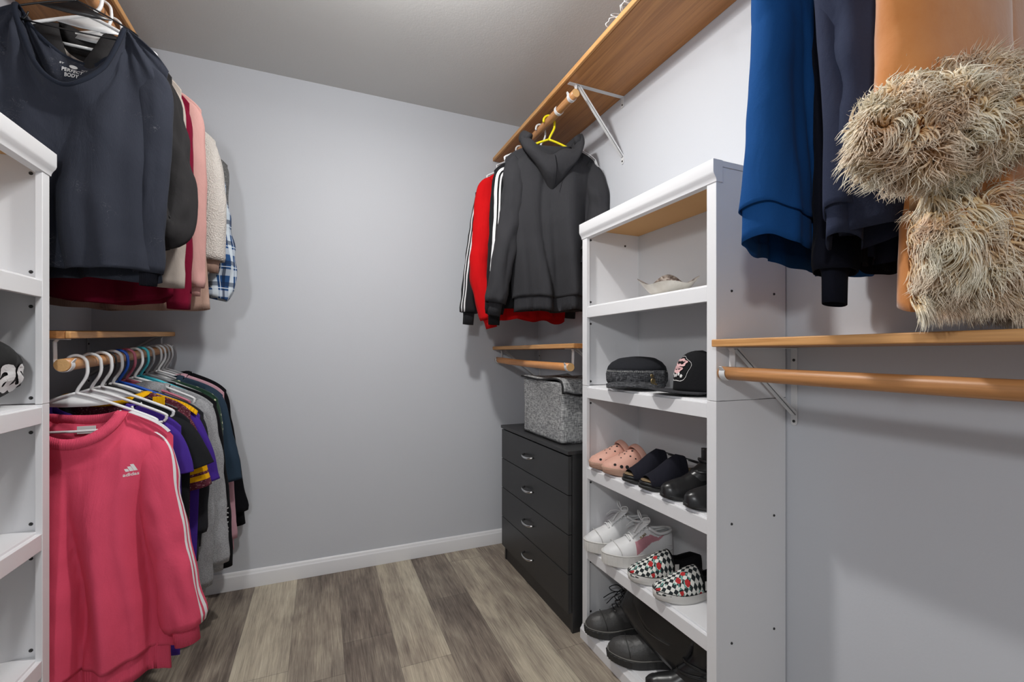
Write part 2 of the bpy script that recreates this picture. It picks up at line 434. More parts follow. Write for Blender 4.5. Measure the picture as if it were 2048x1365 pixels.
def bracket(y, wx, fx, zs, label, drop=0.22, zrod=None, xrod=None, xr_r=0.0165, tabs=False):
    """metal shelf bracket: wall plate, arm under the shelf, diagonal brace, strap and hook round the rod"""
    s = 1 if wx > fx else -1
    root = empty('shelf_bracket', (wx, y, zs - drop), 0, label, 'bracket', 'white metal shelf brackets')
    o = root.location; wd = 0.009; th = 0.0025
    def B(nm, xa, xb, ya, yb, za, zb, bev=0.0006):
        return MB().box(min(xa, xb) - o.x, max(xa, xb) - o.x, ya - o.y, yb - o.y, za - o.z, zb - o.z).build(nm, M['metal_white'], root, smooth=False, bevel=bev)
    # rounded wall plate
    pts = []
    zt, zl = zs - 0.003, zs - drop
    for k in range(9):
        a = pi + pi * k / 8; pts.append((y + wd * cos(a), zl + wd + wd * sin(a)))
    pts += [(y + wd, zt), (y - wd, zt)]
    if tabs:
        pts = pts[:9] + [(y + wd, zl + 0.034), (y - wd, zl + 0.034)]
        B('arm_tab', wx - s * 0.001, wx - s * (0.001 + th), y - wd, y + wd, zs - 0.045, zs - 0.004)
    MB().prism([(u - o.y, v_ - o.z) for u, v_ in pts], 'x', wx - s * 0.001 - o.x, wx - s * (0.001 + th) - o.x).build('wall_plate', M['metal_white'], root, smooth=False, bevel=0.0005)
    B('arm', wx - s * 0.002, fx, y - wd, y + wd, zs - 0.001 - th, zs - 0.001)
    # brace: an L section bar from the arm's front to the foot of the plate
    a = Vector((fx + s * 0.045, y, zs - 0.006)); b = Vector((wx - s * 0.006, y, zl + 0.030))
    d = (b - a).normalized(); nrm = Vector((-d.z, 0, d.x))
    m = MB()
    for (w0, w1, h0, h1) in ((-0.007, 0.007, -0.0012, 0.0012), (-0.007, -0.0048, -0.0012, 0.0085)):
        vv = []
        for p in (a, b):
            for (yy_, hh) in ((w0, h0), (w1, h0), (w1, h1), (w0, h1)):
                q = p + nrm * hh * s; vv.append((q.x - o.x, q.y + yy_ - o.y, q.z - o.z))
        m.add(vv, [(0, 1, 2, 3), (7, 6, 5, 4), (0, 4, 5, 1), (1, 5, 6, 2), (2, 6, 7, 3), (3, 7, 4, 0)])
    m.build('brace', M['metal_white'], root, smooth=False, bevel=0.0004)
    for z in (zs - 0.035, zl + 0.012):
        m = MB(); m.lathe([(0.0005, -s * 0.0065), (0.0025, -s * 0.0062), (0.004, -s * 0.0045), (0.004, -s * 0.0025)], (wx - o.x, 0, z - o.z), 14, 'x')
        m.build('screw', M['screw'], root)
    if zrod is not None:
        R = xr_r + 0.0015
        path = []
        # strap from the arm down behind the rod and a cup under it
        xs = xrod + s * (R + 0.0005)
        path.append((xs - s * 0.004, zs - 0.0035)); path.append((xs + s * 0.001, zs - 0.010)); path.append((xs, zrod + 0.012))
        n = 14
        for k in range(n + 1):
            an = -pi * 1.12 * k / n
            path.append((xrod + s * R * cos(an), zrod + R * sin(an)))
        path.append((path[-1][0] - s * 0.006, path[-1][1] + 0.010))
        m = MB(); rings = []
        for i, (px_, pz_) in enumerate(path):
            p0 = path[max(0, i - 1)]; p1 = path[min(len(path) - 1, i + 1)]
            tx, tz = p1[0] - p0[0], p1[1] - p0[1]; L = sqrt(tx * tx + tz * tz) or 1
            nx, nz = -tz / L * 0.0011, tx / L * 0.0011
            w2 = 0.0085 if i < len(path) - 1 else 0.004
            rings.append([(px_ - nx - o.x, y - w2 - o.y, pz_ - nz - o.z), (px_ - nx - o.x, y + w2 - o.y, pz_ - nz - o.z), (px_ + nx - o.x, y + w2 - o.y, pz_ + nz - o.z), (px_ + nx - o.x, y - w2 - o.y, pz_ + nz - o.z)])
        m.loft(rings, cap0=True, cap1=True); m.build('rod_hook', M['metal_white'], root, smooth=False, bevel=0.0004)
    return root
bracket(0.835, XR, 0.93, 1.116, 'white bracket under the near right shelf beside the shoe unit', 0.215, 1.050, 0.945)
bracket(1.60, XR, 0.93, 2.207, 'white bracket under the high right shelf behind the shoe unit', 0.29, 2.150, 0.945, tabs=True)
bracket(1.605, XR, 0.92, 1.120, 'white bracket at the near end of the bare rod above the grey bin', 0.20, 1.044, 0.935)
bracket(YB - 0.03, XR, 0.92, 1.120, 'white bracket in the far right corner at the far end of the bare rod', 0.21, 1.0615, 0.935)
bracket(1.545, XL, -0.61, 1.139, 'white bracket with hook at the near end of the low left rod', 0.20, 1.069, -0.620)
bracket(YB - 0.035, XL, -0.61, 1.1742, 'white bracket at the far end of the low left rod', 0.20, 1.119, -0.620)
bracket(0.79, XR, 0.93, 2.207, 'white bracket of the high right shelf hidden behind the blue sweatshirt', 0.29, 2.150, 0.945, tabs=True)

# white adhesive loop on the high right rod
m = MB()
ring = [(0.945 + 0.0185 * cos(a), 1.70 + 0.0, 2.150 + 0.0185 * sin(a)) for a in [radians(150 + 280 * k / 24) for k in range(25)]]
rings = []
for (x_, y_, z_) in ring:
    nx, nz = (x_ - 0.945) / 0.0185, (z_ - 2.15) / 0.0185
    rings.append([(x_, 1.700, z_), (x_, 1.716, z_), (x_ + nx * .0022, 1.716, z_ + nz * .0022), (x_ + nx * .0022, 1.700, z_ + nz * .0022)])
m.loft(rings, cap0=True, cap1=True)
tag(m.build('hanger_clip', M['white_plastic'], None, smooth=False, bevel=0.0005), 'white plastic ring clipped round the far right high rod before the yellow hanger', 'rod clip')

# ================================================================ CHEST OF DRAWERS
CX0, CX1, CY0, CY1, CT = 0.888, 1.196, 1.528, 2.232, 0.717
root = empty('chest_of_drawers', ((CX0 + CX1) / 2, (CY0 + CY1) / 2, 0), 0, 'black four-drawer chest with thin curved metal handles in the far right corner', 'chest of drawers')
o_ = root.location
def cb(nm, xa, xb, ya, yb, za, zb, mat, par=None, bev=0.0012):
    return MB().box(xa - o_.x, xb - o_.x, ya - o_.y, yb - o_.y, za, zb).build(nm, mat, par or root, smooth=False, bevel=bev)
cb('top_board', CX0 - 0.004, CX1, CY0 - 0.004, CY1 + 0.004, CT - 0.015, CT, M['black_lam'])
cb('side_panel', CX0 + 0.018, CX1, CY0, CY0 + 0.015, 0.0, CT - 0.0155, M['black_lam'])
cb('side_panel', CX0 + 0.018, CX1, CY1 - 0.015, CY1, 0.0, CT - 0.0155, M['black_lam'])
cb('back_board', CX1 - 0.006, CX1 - 0.001, CY0 + 0.016, CY1 - 0.016, 0.02, CT - 0.016, M['black_lam'])
cb('carcass_front', CX0 + 0.0185, CX0 + 0.03, CY0 + 0.0155, CY1 - 0.0155, 0.09, CT - 0.016, M['black_gap'])
cb('kick_board', CX0 + 0.022, CX0 + 0.037, CY0 + 0.0155, CY1 - 0.0155, 0.0, 0.088, M['black_lam'])
dz = (CT - 0.020 - 0.078) / 4
for k in range(4):
    z0 = 0.078 + k * dz
    dr = cb('drawer', CX0, CX0 + 0.016, CY0 + 0.002, CY1 - 0.001, z0 + 0.0015, z0 + dz - 0.0015, M['black_lam'])
    yc, zc = (CY0 + CY1) / 2 + 0.01 - o_.y, z0 + dz * 0.52
    pth = []
    for i in range(17):
        tt = i / 16; pth.append((CX0 - o_.x + 0.001 - 0.026 * sin(pi * tt) ** 0.6, yc - 0.048 * cos(pi * tt), zc - 0.004 * sin(pi * tt)))
    MB().tube(pth, lambda q: 0.0032 + 0.001 * sin(pi * q), 10, flat=(1.0, 1.35)).build('handle', M['chrome'], dr)

# ================================================================ GREY FABRIC BIN
t = NT('grey_linen'); v = t.coords((1, 1, 1))
na = t.noise(t.coords((1, 1, 0.12)), 420, 2, 0.6); nb_ = t.noise(t.coords((0.12, 0.12, 1)), 420, 2, 0.6)
ff = t.math('ADD', t.math('MULTIPLY', na, 0.5), t.math('MULTIPLY', nb_, 0.5))
c_ = t.ramp(ff, [(0.38, srgb(92, 93, 94)), (0.5, srgb(150, 151, 152)), (0.62, srgb(205, 205, 204))])
M['linen'] = t.out(c_, 0.9, normal=t.bump(t.noise(v, 14, 3), 0.4, 0.01, t.bump(ff, 0.4, 0.001)), spec=0.2)
M['bin_trim'] = mat_plain('black_binding', srgb(22, 22, 24), 0.7)
BX0, BX1, BY0, BY1, BZ0, BZ1 = 0.925, 1.185, 1.645, 2.030, 0.7185, 0.975
root = empty('storage_bin', ((BX0 + BX1) / 2, (BY0 + BY1) / 2, BZ0), 0, 'grey woven fabric storage bin with black-bound flap lid on top of the black chest', 'storage bin')
o_ = root.location
m = MB(); rings = []
per = []
def rect_ring(x0, x1, y0, y1, r=0.012, n=14, c=4):
    pts = []
    cs = [(x1 - r, y1 - r, 0), (x0 + r, y1 - r, 90), (x0 + r, y0 + r, 180), (x1 - r, y0 + r, 270)]
    for ci, (cx, cy, a0) in enumerate(cs):
        for k in range(c + 1):
            a = radians(a0 + 90 * k / c); pts.append((cx + r * cos(a), cy + r * sin(a)))
        nx = cs[(ci + 1) % 4]; a = radians(a0 + 90)
        p0 = pts[-1]; a2 = radians(nx[2]); p1 = (nx[0] + r * cos(a2), nx[1] + r * sin(a2))
        for k in range(1, n): pts.append((lerp(p0[0], p1[0], k / n), lerp(p0[1], p1[1], k / n)))
    return pts
hx, hy = (BX1 - BX0) / 2, (BY1 - BY0) / 2
for i in range(21):
    tt = i / 20; z = (BZ1 - BZ0) * tt
    pr_ = rect_ring(-hx, hx, -hy, hy)
    bl = 0.010 * sin(pi * tt)
    ring = []
    for (x_, y_) in pr_:
        ed = max(0.0, 1 - abs(y_) / hy) if abs(abs(x_) - hx) < 0.02 else max(0.0, 1 - abs(x_) / hx)
        nn = mnoise.noise(Vector((x_ * 9, y_ * 9, z * 9))) * 0.005
        kx = 1 - (bl * min(1, ed * 2) - nn) / hx
        ring.append((x_ * (1 - (bl * 0.9 - nn) / hx * (0.3 + ed)), y_ * (1 - (bl * 0.6 - nn) / hy * (0.3 + ed)), z + 0.002))
    rings.append(ring)
m.loft(rings, cap0=True); m.build('body', M['linen'], root, solid=0.004)
lidm = MB(); grid = []; edge = []
# lid: a soft slab draped over the top, flap hanging over the near side
NX, NY = 16, 30
for i in range(NX + 1):
    row = []
    for j in range(NY + 1):
        x_ = lerp(-hx - 0.006, hx - 0.002, i / NX)
        s_ = lerp(-0.055, 2 * hy + 0.012, j / NY)
        fx = i / NX
        if s_ < 0: y_ = -hy - 0.012 + 0.004 * sin(s_ * 40 + fx * 5); z = BZ1 - BZ0 + s_ * (0.75 + 0.25 * sstep(0, 0.3, fx))
        else:
            y_ = -hy + s_ - 0.012 * exp(-s_ / 0.015); z = BZ1 - BZ0 + 0.010 * (1 - exp(-s_ / 0.02)) + 0.004 * sin(s_ * 14 + 1)
        z += 0.006 * sin(j / NY * 9 + fx * 4) * (0.4 + fx) * (s_ > 0) - (0.004 if i == 0 else 0)
        row.append((x_, y_, z + 0.004))
    grid.append(row)
lidm.loft(grid, closed=False)
lid = lidm.build('lid', M['linen'], root, solid=0.003)
edge = [grid[0][j] for j in range(NY, -1, -1)] + [grid[i][0] for i in range(1, NX + 1)]
MB().tube(edge, 0.0042, 8).build('lid_binding', M['bin_trim'], lid)
MB().tube([(x_, y_, 0.004) for x_, y_ in rect_ring(-hx - .001, hx - .002, -hy - .001, hy)], 0.0032, 6, closed=True).build('base_binding', M['bin_trim'], root)
# ================================================================ HANGERS AND GARMENTS
from mathutils.bvhtree import BVHTree
def hanger_mesh(style='tube', r=0.0036, half=0.18, drop=0.085, tilt=0.0):
    m = MB(); R = 0.0165 + r + 0.003; cz = 0.0165 + r - R
    p = []
    for k in range(13):
        a = radians(195 - 195 * k / 12); p.append((R * cos(a), 0, cz + R * sin(a)))
    p += [(R + .001, 0, cz - 0.018), (R - 0.001, 0, cz - 0.032), (R * 0.72, 0, cz - 0.046), (R * 0.2, 0, -drop + 0.014), (0, 0, -drop)]
    hook = p[:13] + [tuple(q) for q in catmull(p[12:], 4)][1:]
    m.tube(hook, r, 8)
    zend = -drop - half * 0.46
    for s in (-1, 1):
        arm = catmull([(0, 0, -drop + 0.002), (s * 0.05, 0, -drop - 0.016), (s * half * 0.93, 0, zend + 0.010), (s * half, 0, zend - 0.006), (s * (half - 0.006), 0, zend - 0.018)], 6)
        m.tube(arm, r, 8)
        if style == 'tube':
            nx = 0.108; nz = -drop - 0.016 - (nx - 0.05) * (half * 0.46 - 0.006) / (half * 0.93 - 0.05)
            m.tube(catmull([(s * (nx - 0.012), 0, nz + 0.004), (s * (nx - 0.008), 0, nz - 0.010), (s * (nx - 0.002), 0, nz - 0.018), (s * (nx + 0.008), 0, nz - 0.017)], 3), r * 0.8, 6)
    m.tube([(-half + 0.008, 0, zend - 0.019), (0, 0, zend - 0.021), (half - 0.008, 0, zend - 0.019)], r * 0.9, 8)
    if style == 'tube':
        top = [(x_, -drop - abs(x_) * 0.40 - 0.001) for x_ in (-0.075, -0.04, 0, 0.04, 0.075)]
        bot = [(0.05, -drop - 0.034), (0.025, -drop - 0.036), (0, -drop - 0.036), (-0.025, -drop - 0.036), (-0.05, -drop - 0.034)]
        m.prism(top[::-1] + bot[::-1], 'y', -0.0012, 0.0012)
    return m
def colmat(name, rgb, rough=0.35): 
    M[name] = mat_plain(name, srgb(*rgb), rough, var=0.02); return M[name]
for nm, c_ in (('hg_white', (226, 227, 228)), ('hg_grey', (178, 178, 180)), ('hg_black', (26, 26, 28)), ('hg_blue', (18, 84, 190)), ('hg_mauve', (190, 98, 118)),
               ('hg_cyan', (70, 205, 222)), ('hg_yellow', (238, 222, 28))):
    colmat(nm, c_)
HM = {}
def hanger(x, y, z, mat, label, style='tube', r=0.0036, half=0.18, rz=0.0, drop=0.085, group=None, tilt=0.0):
    key = (style, r, half, drop, mat)
    if key not in HM:
        o = hanger_mesh(style, r, half, drop).build('clothes_hanger', M[mat]); HM[key] = o
    else:
        o = HM[key].copy(); COL.objects.link(o)
    o.location = (x, y, z); o.rotation_euler = (0, tilt, rz)
    tag(o, label, 'hanger', group)
    return o

class G: pass
def garment(name, label, cat, x, y, z, mat, rz=0.0, sh=0.21, n=0.095, slope=0.45, chest=None, hem=0.22, length=0.62, D=0.028, drop=(0.09, 0.02), ng=0.035,
            amp=0.014, seed=1, kf=9.0, hem_wave=0.008, hem_tilt=0.0, band=0.0, band_mat=None, group=None, collar='rib', collar_mat=None, cw=0.018,
            sleeves=None, sleeve_mat=None, cuff=0.05, cuff_mat=None, rows=56, cols=120, npow=0.62, tension=0.006, hem_dip=0.0, inmat=None, mats_extra=None, stripe=None, back_drop=0.0):
    root = empty(name, (x, y, z), rz, label, cat, group)
    chest = chest or sh
    def ztop(a, front):
        a = abs(a)
        if a >= n:
            q = (a - n) / max(1e-6, sh - n)
            return -(a - n) * slope - 0.022 * q ** 5
        return -(drop[0] if front else drop[1]) * max(0.0, 1 - (a / n) ** 2) ** npow
    sd = seed * 7.31
    def P(th, v):
        c, s = cos(th), sin(th); fr = s < 0
        W = interp([(0, sh), (0.16, lerp(sh, chest, 0.8)), (0.32, chest), (1, hem)], v)
        zt = ztop(sh * c, fr)
        zb = -length + hem_wave * mnoise.noise(Vector((c * 2.2, s, sd))) + hem_tilt * c * hem - hem_dip * (1 - c * c) + (-back_drop if not fr else 0)
        zz = lerp(zt, zb, v)
        sg = -1 if fr else 1
        env = max(0.0, 1 - abs(c) ** 2.6) ** 0.5
        y0 = sg * 0.005 * env
        if abs(sh * c) < n: y0 = sg * (0.005 + ng * max(0.0, 1 - (abs(sh * c) / n) ** 2) ** 0.5) + 0.0
        yy = sg * D * env * interp([(0, 0.15), (0.1, 0.7), (0.3, 0.95), (1, 1.0)], v)
        yv = lerp(y0, yy, sstep(0.0, 0.14, v))
        xx = W * c
        wv = 0.25 * sstep(0.03, 0.2, v) + 0.75 * sstep(0.08, 0.85, v)
        wx = xx + 0.05 * mnoise.noise(Vector((xx * 3, zz * 2.0, sd + 4)))
        f1 = mnoise.noise(Vector((wx * kf, zz * 0.9, sd)))
        f2 = mnoise.noise(Vector((wx * kf * 2.3, zz * 1.3, sd + 9)))
        f3 = mnoise.noise(Vector((wx * kf * 1.3, zz * 1.1, sd + (20 if fr else 40))))
        ph_ = wx * kf * 2.3 + sd + 1.6 * mnoise.noise(Vector((xx * 3.5, zz * 1.6, sd + 3)))
        msk = 0.95 + 1.1 * mnoise.noise(Vector((xx * 5, zz * 0.8, sd + 7)))
        rdg = (1 - 2 * abs(sin(ph_)) ** 0.8) * max(0.15, msk)
        dy = amp * wv * (1.15 * rdg + 2.0 * f1 + 1.9 * f2 + 1.2 * f3 * sg * -1)
        # tension folds radiating from the neck corners
        for sx in (-1, 1):
            dx, dz_ = xx - sx * n, zz
            rr = sqrt(dx * dx + dz_ * dz_) + 1e-4; an = math.atan2(dx, -dz_)
            dy += tension * exp(-rr / 0.22) * min(1, rr / 0.05) * mnoise.noise(Vector((an * 4.5, rr * 2, sd + 13 * sx)))
        dy += 0.004 * wv * mnoise.noise(Vector((xx * 14, zz * 14, sd + 2)))
        return Vector((xx, yv + dy * (0.35 + 0.65 * env), zz))
    m = MB(); rings = []
    ths = [2 * pi * k / cols for k in range(cols)]
    # refine angles near the neck edges by an even spacing in x
    for i in range(rows + 1):
        v = (i / rows) ** 1.25
        rings.append([P(t_, v) for t_ in ths])
    m.loft(rings, mfun=stripe)
    mats = [mat] + (mats_extra or [])
    body = m.build('body', mats, root, solid=0.0022)
    g = G(); g.root = root; g.P = P; g.bvh = BVHTree.FromPolygons([Vector(p) for p in m.v], m.f); g.rings = rings
    if band:
        bm_ = band_mat or mat; b = MB(); last = rings[-1]; br = []
        for k, (dz_, ins) in enumerate(((0.008, 0.985), (0.0, 0.955), (-0.3 * band, 0.955), (-0.7 * band, 0.96), (-band, 0.965), (-band, 0.955), (-0.5 * band, 0.94))):
            cy = 0.0
            br.append([(p.x * ins, p.y * (ins - 0.03), p.z + dz_) for p in last])
        b.loft(br); b.build('hem_band', bm_, root)
    if collar:
        cm_ = collar_mat or mat; cpts = []
        nn = 30
        for k in range(nn):      # front arc left to right, back arc right to left
            a = pi + pi * k / nn; xx_ = n * cos(a); cpts.append((xx_, -1))
        for k in range(nn):
            a = pi * k / nn; xx_ = n * cos(a); cpts.append((xx_, 1))
        path = []
        for xx_, sg in cpts:
            c = max(-1, min(1, xx_ / sh)); th = math.acos(c) * (1 if sg > 0 else -1)
            p = P(th, 0.0); path.append(p)
        rr = []
        cN = len(path)
        for i in range(cN):
            t_ = (path[(i + 1) % cN] - path[i - 1]).normalized()
            p = path[i]; ctr = Vector((0, 0, p.z + 0.05))
            inn = (Vector((0, 0, 0.02)) - Vector((p.x, 0, p.z))); inn.y = 0
            inn = (inn - t_ * inn.dot(t_)); inn = inn.normalized() if inn.length > 1e-5 else Vector((0, 0, 1))
            out = t_.cross(inn).normalized()
            if out.y * p.y < 0: out = -out
            w_ = cw
            rr.append([p - inn * 0.004 + out * 0.0030, p + inn * w_ * 0.5 + out * 0.0042, p + inn * w_ + out * 0.0012, p + inn * w_ - out * 0.0012, p + inn * w_ * 0.5 - out * 0.0012, p - inn * 0.004 - out * 0.0015])
        rr.append(rr[0])
        cb_ = MB(); cb_.loft(rr); cb_.build('collar', cm_, root)
    if sleeves:
        for sl in sleeves:
            sleeve(root, sl, sleeve_mat or mat, cuff_mat or mat, seed, cuff if sl.get('cuff') is None else sl['cuff'], mats_extra)
    return g
def sleeve(root, sl, mat, cmat, seed, cuff, extra=None, name='sleeve'):
    """sl: pts (local), r0, r1 (wide radius), fl (flatness in y), stripes: list of (j0,j1,mat index)"""
    pts = catmull(sl['pts'], 9); n = len(pts); seg = 36
    r0, r1, fl = sl['r0'], sl['r1'], sl.get('fl', 0.62)
    wr = sl.get('wr', 0.10); rings = []
    side = None
    for i, p in enumerate(pts):
        t_ = (pts[min(i + 1, n - 1)] - pts[max(i - 1, 0)]).normalized()
        u = Vector((0, 1, 0)); s_ = t_.cross(u).normalized(); nr = s_.cross(t_)
        q = i / (n - 1)
        r = lerp(r0, r1, q ** 0.9)
        flq = lerp(0.22, fl, sstep(0.0, 0.45, q))
        bl = 1 + 0.16 * exp(-((1 - q) / 0.09) ** 2) * (1 if cuff else 0) - (0.12 * sstep(0.96, 1.0, q) if cuff else 0)
        ring = []
        for k in range(seg):
            a = 2 * pi * k / seg; ca, sa = cos(a), sin(a)
            ww = 1 + wr * mnoise.noise(Vector((ca * 1.3 + seed, sa * 1.3, p.z * 16 + p.x * 9))) + wr * 0.8 * mnoise.noise(Vector((ca * 2 + seed, sa * 2 + 5, p.z * 5)))
            ring.append(p + s_ * r * bl * ca * ww + nr * r * flq * bl * sa * ww)
        rings.append(ring)
    st = sl.get('stripes')
    mf = None
    if st:
        def mf(i, j):
            for (a, b, mi, *rest) in st:
                if a <= j < b and (not rest or rest[0] <= i < rest[1]): return mi
            return 0
    if sl.get('bands'):
        def mf(i, j):
            for (a, b, mi) in sl['bands']:
                if a <= i < b: return mi
            return 0
    m = MB(); m.loft(rings, mfun=mf)
    so = m.build(name, [mat] + (extra or []), root, solid=0.0018)
    if cuff:
        t_ = (pts[-1] - pts[-3]).normalized(); s_ = t_.cross(Vector((0, 1, 0))).normalized(); nr = s_.cross(t_)
        cr = []
        for q, k_ in ((-0.006, 0.80), (0.004, 0.70), (0.25 * cuff, 0.68), (cuff, 0.66), (cuff, 0.62), (0.3 * cuff, 0.60)):
            cr.append([pts[-1] + t_ * q + s_ * r1 * k_ * cos(2 * pi * k / seg) * (1 + .05 * sin(k * .9)) + nr * r1 * (fl * 0.85) * k_ * sin(2 * pi * k / seg) for k in range(seg)])
        mm = MB(); mm.loft(cr); mm.build('cuff', cmat, so)
    return so
def patch(g, mb, name, mat, off=0.0016, parent=None):
    """lay flat shapes given in the garment's x,z (y = relief) on its front"""
    out = []
    for p in mb.v:
        h = g.bvh.ray_cast(Vector((p[0], -0.6, p[2])), Vector((0, 1, 0)))[0]
        yy = (h.y if h else -0.02) - off - p[1]
        out.append((p[0], yy, p[2]))
    mb.v = out
    return mb.build(name, mat, parent or g.root, smooth=False)
def text_mb(body, size, x, z, align='CENTER', rot=0.0, shear=0.0, sp=1.0, bold=0.0, flipx=False):
    c = bpy.data.curves.new('text', 'FONT'); c.body = body; c.size = size; c.align_x = align; c.resolution_u = 3; c.space_character = sp
    c.offset = bold; c.shear = shear
    o = bpy.data.objects.new('text', c); COL.objects.link(o)
    dg = bpy.context.evaluated_depsgraph_get(); dg.update()
    me = bpy.data.meshes.new_from_object(o.evaluated_get(dg))
    bpy.data.objects.remove(o)
    m = MB(); ca, sa = cos(rot), sin(rot)
    vs_ = []
    for v_ in me.vertices:
        u, w_ = v_.co.x, v_.co.y
        if flipx: u = -u
        vs_.append((x + u * ca - w_ * sa, 0.0, z + u * sa + w_ * ca))
    m.add(vs_, [tuple(p.vertices) for p in me.polygons])
    bpy.data.meshes.remove(me); bpy.data.curves.remove(c)
    return m
def bars_logo(x, z, w_, h):
    """three rising slanted bars"""
    m = MB()
    for k, (hh, x0) in enumerate(((0.42, 0.0), (0.72, 0.30), (1.0, 0.58))):
        b0 = x + x0 * w_; t0 = b0 - h * hh * 0.42 + 0.0
        wd = 0.26 * w_
        n = 6
        for i in range(n):
            a, b = i / n, (i + 1) / n
            m.add([(lerp(b0, t0, a), 0, z + h * hh * a), (lerp(b0, t0, a) + wd, 0, z + h * hh * a), (lerp(b0, t0, b) + wd, 0, z + h * hh * b), (lerp(b0, t0, b), 0, z + h * hh * b)], [(0, 1, 2, 3)])
    return m
def long_sleeves(sh, zs, cuffs, r0=0.058, r1=0.045, fl=0.6, dx=0.03, fy=0.0, **kw):
    """two hanging sleeves; cuffs = (left (x,z), right (x,z)): outer edge of each wrist in local coordinates"""
    out = []
    r0 = r0 * 0.86; r1 = r1 * 0.86
    for s, cf in zip((-1, 1), cuffs):
        if cf is None: continue
        cx, cz = cf; cx -= s * r1
        top = zs - 0.045
        out.append(dict(pts=[(s * (sh - 0.075), 0, top + 0.014), (s * (sh - r0 * 0.80), 0, top - 0.026), (s * (sh + dx * 0.6 - r0 * 0.9), fy * 0.3, lerp(top, cz, 0.32)),
                             (lerp(s * (sh + dx - r0), cx, 0.5), fy, lerp(top, cz, 0.66)), (cx, fy, cz)], r0=r0, r1=r1, fl=fl, **kw))
    return out
def short_sleeves(sh, zs, cuffs, r0=0.058, r1=0.055, fl=0.5, **kw):
    out = []
    for s, cf in zip((-1, 1), cuffs):
        if cf is None: continue
        cx = cf[0] - s * r1 * 0.9
        out.append(dict(pts=[(s * (sh - 0.085), 0, zs - 0.035), (s * (sh - 0.045), 0, zs - 0.070), (lerp(s * (sh - 0.03), cx, 0.6), 0, lerp(zs - 0.07, cf[1], 0.6)), (cx, 0, cf[1])], r0=r0 * 0.9, r1=r1, fl=fl, cuff=0, **kw))
    return out
def F(name, rgb, kind='jersey', **kw):
    M[name] = fabric(name, srgb(*rgb), kind, **kw); return M[name]
M['print_white'] = mat_plain('white_print', srgb(225, 225, 225), 0.7)
M['stripe_white'] = mat_plain('white_stripe', srgb(230, 230, 232), 0.7)
M['yellow_rib'] = F('yellow_rib', (240, 180, 20), 'rib')

# ---------------------------------------------------------------- low left rod
def low_rod_z(y): return lerp(1.069, 1.120, (y - 1.53) / 0.885)
LX = -0.620
F('pink_fleece', (226, 84, 112), 'fleece', var=0.08)
F('pink_rib', (222, 82, 110), 'rib')
y = 1.605; hanger(LX, y + 0.0, low_rod_z(y), 'hg_white', 'white hanger on the low left rod holding the pink sweatshirt', r=0.0042)
z = 0.934
sl = long_sleeves(0.205, -0.058, ((-0.26, -0.62), (0.292, -0.628)), 0.060, 0.056, 0.85, 0.045, -0.015, wr=0.16)
for s_ in sl: s_['stripes'] = [(33, 34, 1), (35, 36, 1), (1, 2, 1)]
sl[0]['stripes'] = [(17, 18, 1), (19, 20, 1), (21, 22, 1)]
pink = garment('sweatshirt', 'pink crew neck sweatshirt with white shoulder stripes at the front of the low left rod', 'sweatshirt', LX + 0.008, 1.600, z, M['pink_fleece'],
        sh=0.212, n=0.105, slope=0.50, chest=0.212, hem=0.215, length=0.685, D=0.055, drop=(0.085, 0.035), ng=0.05, amp=0.030, seed=3, kf=7.5, band=0.065, band_mat=M['pink_rib'],
        collar_mat=M['pink_rib'], cw=0.024, sleeves=sl, cuff=0.055, cuff_mat=M['pink_rib'], mats_extra=[M['stripe_white']], rows=80, cols=200, hem_wave=0.02)
patch(pink, bars_logo(0.118, -0.160, 0.027, 0.019), 'logo_print', M['print_white'])
patch(pink, text_mb('adidas', 0.0125, 0.128, -0.1725, bold=0.0003), 'logo_text', M['print_white'])
# stripes along the right shoulder
m = MB()
for k in (-1, 0, 1):
    for i in range(12):
        a, b = i / 12, (i + 1) / 12
        row = []
        for q in (a, b):
            xx = lerp(0.115, 0.206, q)
            zt = -(xx - 0.105) * 0.50 - 0.022 * ((xx - 0.105) / 0.107) ** 5
            row.append((xx, -0.012 * 0 + (-0.013 + k * 0.009), zt + 0.006))
            row.append((xx, -0.013 + k * 0.009 + 0.0055, zt + 0.0065))
        m.add([row[0], row[1], row[3], row[2]], [(0, 1, 2, 3)])
m.build('shoulder_stripes', M['stripe_white'], pink.root, smooth=False, solid=0.001)
box_obj('neck_tag', -0.02, 0.022, 0.040, 0.0412, -0.062, -0.040, M['print_white'], pink.root)

F('purple_tee', (72, 48, 142)); F('black_tee', (34, 35, 38)); F('maroon_tee', (92, 42, 54), 'heather', fleck=srgb(190, 150, 150)); F('purple_tee2', (70, 44, 140)); F('charcoal_sweat', (44, 45, 49), 'fleece')
F('grey_heather', (148, 149, 152), 'heather'); F('grey_heather2', (158, 159, 162), 'heather'); F('black_cotton', (24, 24, 27)); F('green_knit', (24, 62, 44), 'knit'); F('teal_tee', (46, 62, 78)); F('pink_pale', (206, 160, 172), 'fleece'); F('black_fleece', (20, 20, 24), 'fleece')
y = 1.678; hanger(LX + .004, y, low_rod_z(y), 'hg_white', 'white hanger right behind the one with the pink sweatshirt, holding a purple shirt', r=0.0042)
garment('t_shirt', 'purple long shirt directly behind the pink sweatshirt', 'shirt', LX - 0.0, 1.690, 0.945, M['purple_tee'], sh=0.218, n=0.10, slope=0.42, hem=0.215, length=0.78, D=0.02, amp=0.008, seed=4, drop=(0.09, 0.055), 
        sleeves=short_sleeves(0.218, -0.05, ((-0.25, -0.22), (0.245, -0.22)), 0.055, 0.05, 0.45), rows=40, cols=90)
y = 1.748; hanger(LX + .004, y, low_rod_z(y), 'hg_white', 'third white hanger from the near end of the low left rod', r=0.0046)
